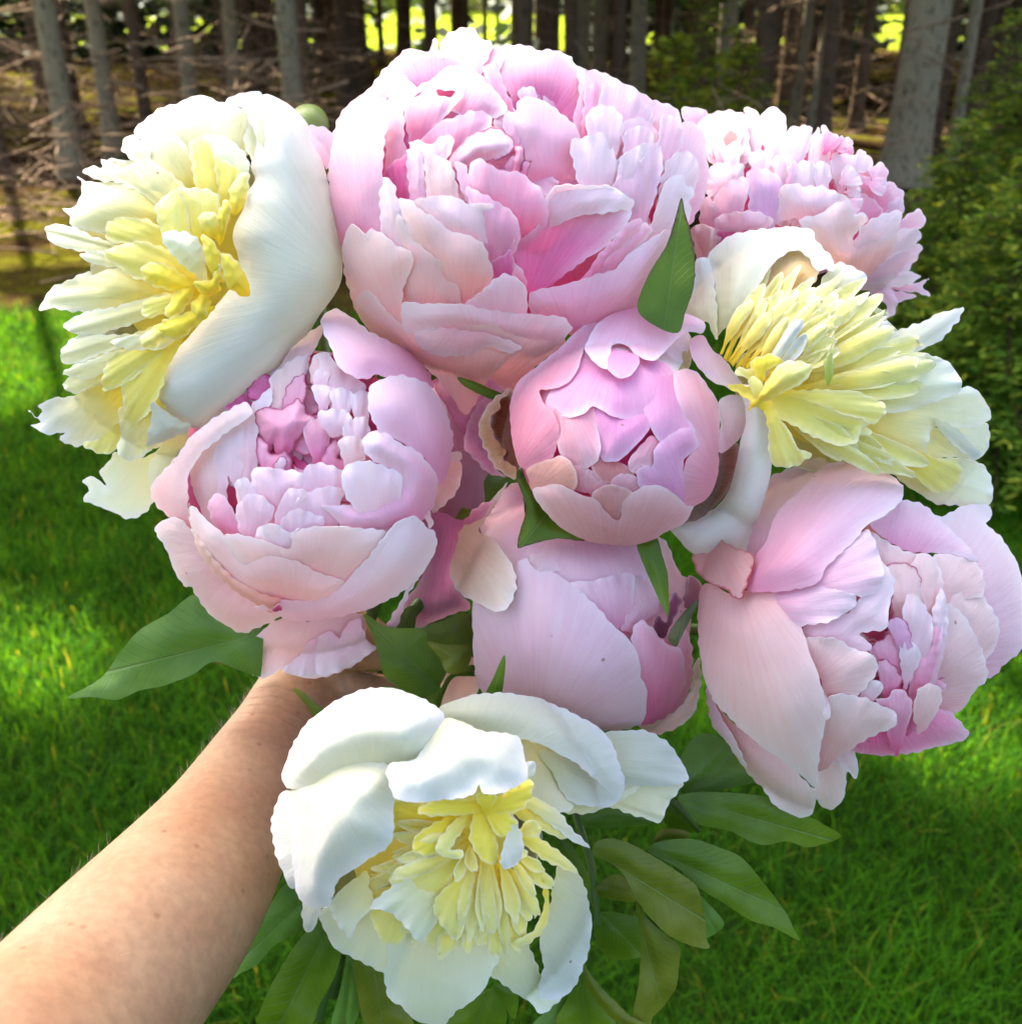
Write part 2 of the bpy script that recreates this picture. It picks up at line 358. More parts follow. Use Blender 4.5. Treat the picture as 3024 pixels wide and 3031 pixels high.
    if rimcol is not None:
        k = (np.clip(1-d/(W*rimw), 0, 1)**1.5)[:, None]*np.clip(t*1.6-.3, 0, 1)[:, None]
        C = C*(1-k)+np.array(rimcol)*k
    pigment(me, C); me.update()
    cnt = {}                                  # a crisp rim: the edge of the sheet is sharp, not rolled
    for f in faces:
        for a_, b_ in zip(f, f[1:]+f[:1]): k_ = (min(a_, b_), max(a_, b_)); cnt[k_] = cnt.get(k_, 0)+1
    ev = np.empty(len(me.edges)*2, np.int32); me.edges.foreach_get('vertices', ev); ev = np.sort(ev.reshape(-1, 2), 1)
    me.edges.foreach_set('use_edge_sharp', [cnt.get((int(a_), int(b_)), 0) == 1 for a_, b_ in ev])
    o = bpy.data.objects.new(name, me); COL.objects.link(o)
    o.parent = F.root; o.matrix_parent_inverse = Matrix.Translation(F.root.location).inverted()
    m = o.modifiers.new('thickness', 'SOLIDIFY'); m.thickness = thick; m.offset = 0
    if label: o['label'] = label
    return o

def fan(F, base, tip, w, z, col, crop=None, blunt=.75, bend=0, notch=.0, waist=.35, **kw):
    """a strap or frill petal grown from base to tip"""
    c = crop or F.crop
    b = src(c, [base])[0]; e = src(c, [tip])[0]; w = w*CROP[c][2]
    ax = e-b; L = np.linalg.norm(ax); ax /= L; nn = np.array([-ax[1], ax[0]])
    prof = [(0, waist*.5), (.2, waist*.75), (.42, .78), (.62, .98), (.78, 1.0), (.90, blunt), (.97, blunt*.6)]
    pl, pr = [], []
    for t, k in prof:
        off = bend*w*math.sin(t*math.pi)*1.0
        jl = random.uniform(.9, 1.1); jr = random.uniform(.9, 1.1)
        pl.append(b+ax*L*(t+random.uniform(-.015, .015))+nn*(off+w*.5*k*jl)); pr.append(b+ax*L*t+nn*(off-w*.5*k*jr))
    tipp = []
    if notch > 0:
        sg = random.choice([-1, 1]); c_ = random.uniform(-.12, .12)
        tipp = [b+ax*L*1.0+nn*w*(.20+c_), b+ax*L*(1-notch)+nn*w*(c_+.04*sg), b+ax*L*(1+random.uniform(-.02, .03))+nn*w*(c_-.18)]
    else: tipp = [b+ax*L]
    P = np.array(pl+tipp+pr[::-1])
    kw.setdefault('jag', .35)
    return petal(F, None, b-ax*L*.12, z, col, crop=c, pts_src=P, **kw)
# ---------------------------------------------------------------- pigments (base of the petal, tip of the petal)
PK = ((.87, .17, .41), (.95, .63, .72))      # rose pink
PD = ((.74, .05, .27), (.89, .28, .51))      # deep inner pink
PL = ((.91, .46, .62), (.95, .78, .82))      # lilac pink
PC = ((.92, .58, .56), (.96, .81, .76))      # peachy outer petals
PP = ((.92, .60, .67), (.95, .85, .85))      # very pale pink
MG = (.50, .03, .16)                         # magenta rim
WH = ((.80, .78, .46), (.76, .78, .71))      # cream white guard petals
WI = ((.88, .80, .36), (.90, .88, .66))      # inside of a guard petal
YL = ((.91, .72, .02), (.94, .86, .14))      # strong yellow straps
YW = ((.91, .77, .035), (.94, .91, .38))      # yellow straps paling to cream tips
GW = ((.90, .84, .36), (.90, .93, .78))      # greenish white
GRIP = U(1060, 2120, .58)

def filler(F, c, rx, ry, n, z0, z1, cols, size=(60, 120), rim=None, out=True):
    # crumpled small petals deep in the bowl, between the larger ones
    for i in range(n):
        a = random.uniform(0, 6.28); q = math.sqrt(random.random()); x = c[0]+rx*q*math.cos(a); y = c[1]+ry*q*math.sin(a)
        an = a+random.uniform(-.9, .9); L = random.uniform(*size)
        fan(F, (x-math.cos(an)*L*.6, y-math.sin(an)*L*.6), (x+math.cos(an)*L*.5, y+math.sin(an)*L*.5), L*random.uniform(.6, 1.1), z0+(z1-z0)*random.random(), random.choice(cols), notch=.04, blunt=.95, ruf=2.4, dip=8, tri=110, rimcol=rim if random.random() < .6 else None, rimw=.06)

def layers(F, items, z0, z1, **kw):
    n = len(items)
    for i, it in enumerate(items):
        k = dict(kw); 
        if len(it) > 3: k.update(it[3])
        z = k.pop('z', z0+(z1-z0)*i/max(1, n-1)); z += k.pop('dz', 0)
        petal(F, it[0], it[1], z, it[2], **k)

# ================================================================ big pink peony, top middle
def build_main():
    F = Flower('peony', 'R2', (1000, 950), 890, 815, .520, .082, 'largest pink peony, wide open bowl of ruffled petals at the top of the bouquet', 'flower',
               'pink peonies in the bouquet', core=(.78, .14, .36), coredrop=.048, backs=PC)
    it = [
     ("640,245 660,190 700,150 760,130 810,140 835,175 880,200 890,230 880,260 800,340 720,300 660,275", (800,420), PL),
     ("885,225 930,212 1000,212 1060,215 1110,240 1270,270 1200,330 1000,330 930,350 900,340 860,300", (900,500), PL),
     ("120,790 130,660 165,560 215,490 290,440 340,380 400,310 470,260 540,245 600,270 560,340 480,390 400,460 330,520 260,590 200,700 160,820", (420,760), PL),
     ("1640,480 1700,485 1760,510 1790,560 1800,640 1830,680 1840,760 1780,820 1700,800 1640,700 1600,600 1600,520", (1580,900), PL, dict(ruf=2)),
     ("1790,590 1850,580 1900,640 1912,740 1922,850 1890,960 1840,1060 1780,1100 1700,1080 1660,900 1720,780 1770,690", (1600,1150), PL, dict(ruf=2)),
     ("480,235 520,230 560,245 600,240 606,190 622,183 638,200 634,240 700,265 770,310 840,350 870,420 760,460 640,450 540,460 460,420 400,380 410,310", (650,600), PK, dict(ruf=1.6)),
     ("800,250 850,200 890,195 885,250 850,300 830,330 790,340 770,300", (830,420), PL, dict(ruf=1.5)),
     ("850,330 900,290 930,260 950,280 930,350 970,430 1000,480 1010,540 960,540 900,440", (990,600), PK),
     ("915,355 950,310 990,275 1060,255 1150,235 1240,255 1275,285 1300,320 1345,335 1340,420 1320,520 1290,650 1200,600 1120,480 1050,470 1000,520 970,440", (1100,680), (PD[1], PL[1]), dict(ruf=2.2, t0=0, gam=1.5, dip=14)),
     ("1290,310 1330,328 1400,338 1460,360 1520,400 1560,408 1600,440 1655,480 1650,560 1600,640 1480,680 1400,700 1320,660 1280,560 1310,440", (1400,800), PL, dict(ruf=2.4)),
     ("1330,430 1380,390 1420,400 1415,480 1390,560 1400,640 1340,650 1310,590 1330,500", (1340,700), PK, dict(ruf=2)),
     ("1420,420 1500,400 1600,470 1660,560 1640,640 1600,680 1500,740 1400,720 1390,600", (1420,860), PL, dict(ruf=2.2)),
     ("1440,660 1520,580 1620,560 1680,640 1700,760 1660,860 1560,880 1480,830 1450,740", (1500,960), PL, dict(ruf=2.2)),
     ("390,520 420,400 470,360 520,400 545,430 500,480 475,520 490,640 520,660 560,720 480,780 400,780 378,740 385,640", (430,900), PL, dict(dip=10)),
     ("520,440 560,400 600,380 680,320 760,310 830,350 890,410 940,470 968,510 945,545 880,565 800,600 700,660 600,690 545,680 590,600 690,520 735,440 690,430 600,430", (620,800), (PD[1], PP[1]), dict(dip=16, gam=1.4, t0=0)),
     ("478,515 520,465 590,430 615,425 640,450 690,460 745,432 752,465 690,530 640,580 590,650 545,680 510,640 490,590", (545,760), (PD[0], PL[1]), dict(dip=14, t0=0, gam=1.2)),
     ("555,655 640,585 720,555 790,530 850,530 890,555 885,600 820,640 740,700 700,770 650,760 640,700 600,680", (690,840), (PD[0], PK[1]), dict(dip=12)),
     ("945,555 975,530 1010,540 1040,580 1020,640 980,650 950,610", (1000,720), PL, dict(ruf=2)),
     ("1000,530 1020,480 1060,460 1120,470 1200,520 1280,590 1312,650 1292,760 1320,850 1250,890 1180,920 1110,880 1060,830 1050,740 1000,680 960,610 960,560", (1180,980), PL, dict(dip=12, bulge=5)),
     ("680,755 720,700 780,650 850,618 910,606 960,632 1000,670 995,705 950,748 890,768 850,760 800,780 760,820 700,830", (700,860), PL, dict(rimcol=MG, rimw=.05, bulge=6)),
     ("945,792 965,760 1000,740 1020,770 1010,820 970,830", (980,860), (MG, PK[1]), dict(rimcol=MG)),
     ("975,800 1000,740 1005,695 1035,690 1047,740 1035,780 1010,830", (1000,860), PK, dict(rimcol=MG, bulge=3)),
     ("1030,800 1050,755 1072,785 1062,830 1035,835", (1040,860), PK, dict(rimcol=MG)),
     ("1265,690 1275,660 1330,655 1400,630 1465,640 1470,700 1490,760 1530,720 1550,740 1540,800 1480,870 1450,920 1400,930 1310,870 1280,780", (1400,1050), PP, dict(ruf=2)),
     ("1340,560 1400,500 1480,520 1520,590 1500,680 1420,700 1360,650", (1420,860), PP, dict(ruf=2)),
     ("1520,640 1580,600 1650,620 1660,700 1610,780 1540,760", (1540,900), PL, dict(ruf=2.2)),
     ("1700,560 1760,560 1800,640 1790,740 1740,800 1690,720", (1660,900), PL, dict(ruf=2.2)),
     ("1720,780 1780,720 1850,740 1880,820 1850,930 1780,960 1720,880", (1650,1060), PP, dict(ruf=2.2)),
     ("1500,760 1570,700 1640,690 1640,800 1580,900 1500,880", (1500,1050), PP, dict(ruf=2)),
     ("1480,860 1560,780 1600,760 1640,700 1690,680 1705,780 1685,880 1650,960 1600,1040 1560,1050 1540,960 1440,920", (1580,1150), PL, dict(ruf=2.6, kruf=10)),
     ("1700,900 1730,850 1790,835 1830,880 1856,910 1830,960 1842,1010 1790,1110 1700,1230 1560,1310 1500,1290 1560,1170 1650,1060", (1450,1500), PP, dict(ruf=1.5)),
     ("370,830 440,760 500,740 500,860 505,980 440,960 425,890 385,860", (470,1080), PD, dict(dip=10)),
     ("500,680 560,668 600,690 650,650 692,640 712,670 685,740 640,780 580,780 530,740", (620,860), PP, dict(ruf=2)),
     ("490,720 520,700 552,720 568,800 582,900 575,960 520,970 500,920 490,800", (540,1150), PL),
     ("570,760 620,738 680,765 712,810 742,900 755,990 700,980 620,960 570,930 580,850", (650,1200), PC),
     ("1150,950 1190,885 1300,878 1420,884 1480,900 1556,960 1545,1050 1500,1110 1420,1180 1300,1260 1180,1350 1070,1400 1040,1340 1005,1240 990,1170 1070,1110 1130,1040", (1040,1470), (PD[1], PP[1]), dict(gam=2.4, t0=0, dip=4, bulge=-7)),
     ("1170,930 1190,882 1260,868 1330,888 1420,878 1485,900 1562,950 1556,990 1460,1000 1340,960 1240,950", (1200,1150), PP, dict(ruf=1.8)),
     ("715,775 740,770 770,790 780,830 790,780 830,755 900,790 950,815 1010,815 1050,830 1080,870 1120,890 1152,960 1158,1050 1120,1110 1060,1150 1000,1190 970,1230 930,1120 870,1020 780,970 740,880", (950,1360), PK, dict(ruf=1.4, dip=8, gam=.8)),
     ("1000,1250 1030,1280 1060,1330 1070,1400 1000,1380 980,1300", (1030,1450), PK),
     ("890,1240 940,1220 980,1190 1000,1240 990,1300 930,1330 890,1330", (950,1400), PD),
     ("770,890 830,910 900,950 970,990 1020,1060 1032,1110 1000,1170 940,1220 890,1270 870,1180 830,1080 790,1000", (890,1390), PK),
     ("775,970 850,965 900,975 930,1020 960,1050 970,1100 1000,1140 960,1190 890,1250 800,1230 720,1170 640,1080 560,1020 515,955 600,935 700,930 760,960", (760,1420), PP, dict(jag=1.6)),
     ("1130,1400 1300,1230 1500,1080 1640,1040 1600,1240 1420,1360 1250,1440", (1300,1560), PK, dict(z=-14)),
     ("1160,1330 1230,1300 1330,1250 1420,1180 1500,1100 1530,1060 1600,1040 1590,1110 1500,1190 1400,1270 1280,1330 1170,1370", (1330,1500), PK, dict(bulge=2)),
     ("1230,1340 1330,1280 1440,1210 1540,1130 1620,1060 1650,1100 1560,1210 1440,1300 1300,1360", (1350,1500), PK, dict(bulge=2, rimcol=PP[1])),
     ("365,845 400,845 430,880 440,940 480,980 490,1100 510,1210 500,1330 400,1180 365,1080", (500,1460), PP),
     ("445,950 500,950 560,1000 640,1050 700,1100 790,1120 850,1160 880,1230 900,1290 880,1350 840,1400 740,1460 640,1380 560,1260 500,1160 465,1030", (770,1560), PC),
     ("440,1010 490,1080 550,1160 640,1240 710,1320 742,1400 738,1470 600,1480 470,1460 440,1300 420,1100", (570,1640), PC),
     ("840,1390 890,1340 960,1300 1020,1330 1060,1390 1087,1480 1000,1500 850,1490 750,1460", (940,1600), PL),
     ("1070,1400 1150,1370 1250,1350 1370,1310 1470,1280 1550,1200 1640,1140 1735,1085 1745,1110 1690,1250 1610,1430 1590,1460 1480,1500 1390,1550 1270,1590 1180,1530 1085,1500", (1290,1660), PL, dict(bulge=5)),
     ("390,470 402,540 388,640 374,760 372,900 372,1050 374,1120 310,1120 240,1140 180,1240 150,1090 120,900 118,780 148,650 200,560 270,490 340,470", (330,1550), PL, dict(bulge=3)),
     ("240,1440 300,1560 400,1660 500,1720 640,1750 780,1785 890,1795 960,1870 1020,1860 1100,1740 1240,1640 1200,1560 900,1540 500,1560 300,1380", (760,1990), PC, dict(dip=2, bulge=2)),
     ("380,1640 460,1655 540,1630 600,1640 900,1640 1000,1670 1180,1640 1120,1690 1000,1690 920,1725 890,1795 800,1780 700,1765 600,1725 500,1695", (760,1900), PC, dict(dip=2)),
     ("200,1110 225,1065 250,1075 290,1110 320,1090 390,1120 440,1170 500,1190 520,1230 500,1300 470,1380 465,1470 470,1570 500,1640 440,1665 380,1640 300,1560 240,1460 200,1330 180,1200", (500,1760), PC, dict(bulge=3)),
     ("530,1580 650,1560 800,1575 920,1600 1030,1650 980,1678 880,1650 780,1685 660,1692 580,1670 540,1630", (800,1480), PP, dict(dip=-2, tuck=0)),
     ("465,1450 490,1435 530,1440 620,1445 740,1445 870,1470 1020,1490 1150,1500 1230,1510 1275,1560 1230,1610 1190,1650 1100,1670 1040,1655 920,1610 800,1580 650,1565 530,1575 490,1580 465,1540", (900,1800), PP, dict(bulge=4, curl=2, tuck=0)),
    ]
    filler(F, (980, 780), 560, 360, 60, -27, -17, [PK, PD, PK, PL], (110, 190))
    layers(F, it, -20, 8)
    F.stem(GRIP+Vector((0, .004, 0)))
    petal(F, "1793,940 1810,1010 1840,1110 1857,1230 1850,1370 1810,1490 1780,1580 1690,1560 1585,1470 1640,1300 1720,1170 1760,1050", (1700,1640), 0, LF, crop='R2', mat='leaf', name='leaf', depth=.452, bulge=1, curl=0, ruf=.5, jag=.2, fold=2, dip=-4, rimcol=(.12,.03,.03), rimw=.03)
    petal(F, "215,140 260,150 330,190 420,240 560,255 480,262 400,270 340,300 312,325 285,300 292,230", (420,150), -6, LF, crop='M', mat='leaf', name='leaf', bulge=2, jag=.2)
    petal(F, "490,268 560,285 640,320 740,365 735,392 650,372 560,332 510,300", (760,400), 2, LF, crop='M', mat='leaf', name='leaf', depth=.500, bulge=1, jag=.2)

LF = ((.070, .150, .005), (.145, .245, .008))     # leaf green
LY = ((.11, .15, .008), (.18, .21, .012))          # yellowish leaf back
LB = ((.090, .20, .016), (.155, .29, .04))           # leaf green made bluer and lighter: sky reflection put into the colour

# ================================================================ tight pink bud, middle
def build_bud():
    F = Flower('peony', 'R5', (770, 640), 462, 432, .462, .050, 'round half-open pink peony bud with overlapping petals in the middle of the bouquet', 'flower',
               'pink peonies in the bouquet', core=PK[0], coredrop=.012, backs=PC, nback=6, corek=.9)
    BK = ((.86, .42, .66), (.90, .54, .72)); BP = ((.89, .44, .52), (.92, .60, .66))
    it = [
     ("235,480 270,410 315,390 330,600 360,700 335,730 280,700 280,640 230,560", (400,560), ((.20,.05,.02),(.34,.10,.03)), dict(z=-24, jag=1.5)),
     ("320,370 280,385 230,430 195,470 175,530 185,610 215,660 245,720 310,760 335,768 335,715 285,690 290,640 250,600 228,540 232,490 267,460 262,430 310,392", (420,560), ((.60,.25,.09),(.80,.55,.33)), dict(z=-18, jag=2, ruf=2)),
     ("1310,615 1312,720 1280,800 1230,870 1150,940 1070,965 1010,975 1080,900 1150,860 1200,790 1230,700 1240,640", (1000,760), ((.16,.12,.04),(.50,.20,.18)), dict(z=-20)),  # hollow beside the bud: its darkness put into the petal's base colour
     ("950,250 1020,180 1095,125 1110,200 1100,280 1040,310 980,290", (900,400), ((.50,.50,.12),(.80,.74,.46)), dict(z=-8)),
     ("470,440 520,340 620,230 760,200 900,235 1000,265 1045,330 1070,440 1000,500 910,510 780,500 675,450 640,480 560,500", (800,100), BK),
     ("590,715 650,715 665,820 600,820 560,790", (600,900), BP), ("650,725 720,765 735,805 670,840 645,800", (650,900), BP),
     ("665,700 690,665 780,690 860,745 760,790 700,770", (760,640), ((.72,.25,.24),(.82,.42,.40))),
     ("675,420 720,440 790,480 900,480 925,540 885,600 830,655 780,692 720,688 700,640 690,520", (800,380), BK),
     ("500,480 540,430 620,420 675,430 690,520 710,620 692,695 640,722 590,712 530,655 515,560", (520,330), BP),
     ("900,310 980,280 1040,330 1090,500 1125,560 1050,580 980,610 945,575 905,485 895,390", (1000,200), BK),
     ("830,695 870,640 930,580 965,600 955,680 945,715 885,715 872,745 843,735", (1000,540), BP),
     ("755,790 800,745 865,760 885,805 800,830", (820,880), BP), 
     ("670,840 720,800 790,800 850,830 830,900 800,950 740,940 705,900", (760,1000), ((.84,.40,.42),(.86,.50,.50))),
     ("1030,310 1080,285 1130,300 1180,360 1222,430 1232,500 1228,640 1222,760 1184,845 1130,885 1070,890 1065,800 1085,690 1130,620 1110,560 1075,500 1040,400", (1260,800), BP),
     ("868,748 890,715 940,710 945,640 980,600 1060,550 1112,545 1128,590 1142,620 1102,660 1072,690 1077,800 1075,885 1020,850 960,820 890,815", (1110,960), BK),
     ("385,725 490,680 545,670 595,722 605,795 565,840 500,830 412,825 395,770", (380,860), ((.86,.42,.38),(.88,.56,.46))),
     ("650,80 660,55 693,70 672,120 632,215 607,290 562,350 482,376 443,380 455,430 497,470 527,540 522,600 492,684 400,730 350,705 322,600 312,450 342,350 422,280 522,200 602,120", (300,760), ((.86,.36,.46),(.88,.52,.62)), dict(curl=2.0)),
     ("408,820 450,800 530,795 620,840 690,860 720,900 760,940 790,952 802,912 770,882 780,852 850,830 900,800 970,800 1040,840 1090,890 1117,890 1080,960 1000,1000 940,1035 850,1060 720,1055 620,1030 520,970 440,880", (760,1200), ((.88,.46,.50),(.92,.64,.64)), dict(curl=.6)),
     ("640,190 660,150 690,90 760,45 850,18 960,15 1060,32 1150,70 1172,100 1150,130 1090,120 1030,170 985,215 940,250 870,225 820,180 760,178 755,215 740,240 740,285 700,270 650,220", (900,-120), PL, dict(z=8, curl=3)),
     ("740,285 740,240 770,205 870,225 882,250 862,290 830,320 790,327 760,305", (820,100), BK, dict(z=8)),
     ("1100,190 1110,150 1160,140 1200,200 1250,240 1310,320 1337,370 1300,386 1260,362 1200,340 1150,290 1115,240", (1080,80), PP, dict(z=2, curl=2)),
     ("1230,430 1270,400 1330,410 1352,480 1342,560 1300,612 1240,655 1222,620 1240,530 1225,480", (1260,720), PP, dict(z=0)),
     ("120,1300 1,1", (0,0), BP) ]
    it.pop()
    it.insert(3, ("380,330 560,300 640,460 540,580 420,520", (560,620), BP, dict(z=-5)))
    it.insert(3, ("600,120 700,60 1000,40 1100,140 1040,300 900,320 700,320 620,260", (850,-100), PP, dict(z=-7)))
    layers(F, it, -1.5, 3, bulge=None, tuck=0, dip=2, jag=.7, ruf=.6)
    F.stem(GRIP+Vector((.006, -.006, 0)))
    petal(F, "340,760 385,790 420,820 450,890 530,970 640,1040 530,1032 450,1045 380,1065 343,1072 355,1000 385,890 365,840", (520,860), 0, LF, crop='R5', mat='leaf', name='leaf', depth=.455, bulge=2, jag=.3, rimcol=(.10,.03,.02), rimw=.03)
    petal(F, "870,1055 950,1025 982,1110 1005,1200 1007,1372 985,1340 930,1220", (900,950), 0, LF, crop='R5', mat='leaf', name='leaf', depth=.448, bulge=2, jag=.2)
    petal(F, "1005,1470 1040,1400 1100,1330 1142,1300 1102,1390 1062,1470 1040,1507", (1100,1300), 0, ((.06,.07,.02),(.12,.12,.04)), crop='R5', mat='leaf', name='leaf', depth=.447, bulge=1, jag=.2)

# ================================================================ closed pink peony below the bud
def build_lower():
    F = Flower('peony', 'R5', (635, 1390), 525, 530, .512, .055, 'closed smooth pink peony with a cream flap, below the round bud', 'flower',
               'pink peonies in the bouquet', core=PK[1], coredrop=.012, backs=PC, nback=6, corek=.9)
    SM = ((.90, .62, .69), (.93, .75, .79))
    it = [
     ("870,1835 960,1815 1060,1770 1110,1680 1120,1600 1145,1560 1148,1680 1127,1780 1082,1842 1000,1882 930,1897", (760,1900), PC, dict(z=-12)),
     ("1040,1500 1080,1420 1112,1530 1112,1640 1082,1740 1000,1815 900,1850 1000,1780 1060,1680 1060,1590", (940,1900), PK),
     ("950,1020 1010,1070 1050,1180 1105,1220 1085,1310 1050,1290 1000,1300 980,1180", (900,1400), PC),
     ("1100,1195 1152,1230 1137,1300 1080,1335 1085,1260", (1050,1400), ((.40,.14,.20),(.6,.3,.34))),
     ("185,950 250,880 300,800 370,790 370,860 400,980 620,1000 720,1030 860,1040 920,1190 860,1240 760,1240 640,1260 560,1250 500,1210 420,1180 330,1200 290,1120 230,1030 185,1010", (620,760), SM),
     ("385,1150 440,1060 560,1030 602,1100 580,1160 500,1178", (520,980), PP),
     ("840,1240 900,1190 950,1260 970,1340 910,1390 840,1440 800,1430 830,1350", (1000,1600), SM),
     ("575,1230 680,1215 790,1190 850,1190 857,1290 830,1375 790,1440 700,1370 630,1290", (800,1600), PL),
     ("850,1440 890,1390 960,1450 1010,1500 1060,1520 1082,1600 1077,1680 1042,1750 970,1812 880,1850 880,1720 860,1620 850,1520", (940,1930), PK, dict(bulge=4)),
     ("150,1310 200,1340 260,1340 330,1290 345,1230 335,1170 350,1135 385,1120 420,1170 500,1180 580,1230 640,1280 700,1340 780,1430 840,1480 880,1570 887,1640 912,1700 907,1800 882,1852 750,1878 500,1830 240,1750 180,1700 155,1600 148,1450", (420,1960), SM, dict(bulge=5)),
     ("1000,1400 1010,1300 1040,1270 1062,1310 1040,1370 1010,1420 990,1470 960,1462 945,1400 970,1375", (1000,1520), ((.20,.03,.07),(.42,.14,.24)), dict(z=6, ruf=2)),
     ("300,785 250,840 190,900 130,950 95,990 80,1050 50,1140 50,1200 80,1260 150,1310 220,1340 250,1355 300,1340 335,1260 340,1210 310,1130 260,1060 220,1020 180,1010 175,990 200,950 250,880", (60,1000), ((.80,.60,.40),(.90,.80,.68)), dict(z=11, bulge=4, curl=2)),
     ("105,970 150,905 235,865 205,925 150,962", (80,1000), ((.70,.25,.36),(.80,.4,.5)), dict(z=12.5, bulge=1)),
    ]
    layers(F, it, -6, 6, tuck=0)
    F.stem(GRIP+Vector((.010, .004, 0)))

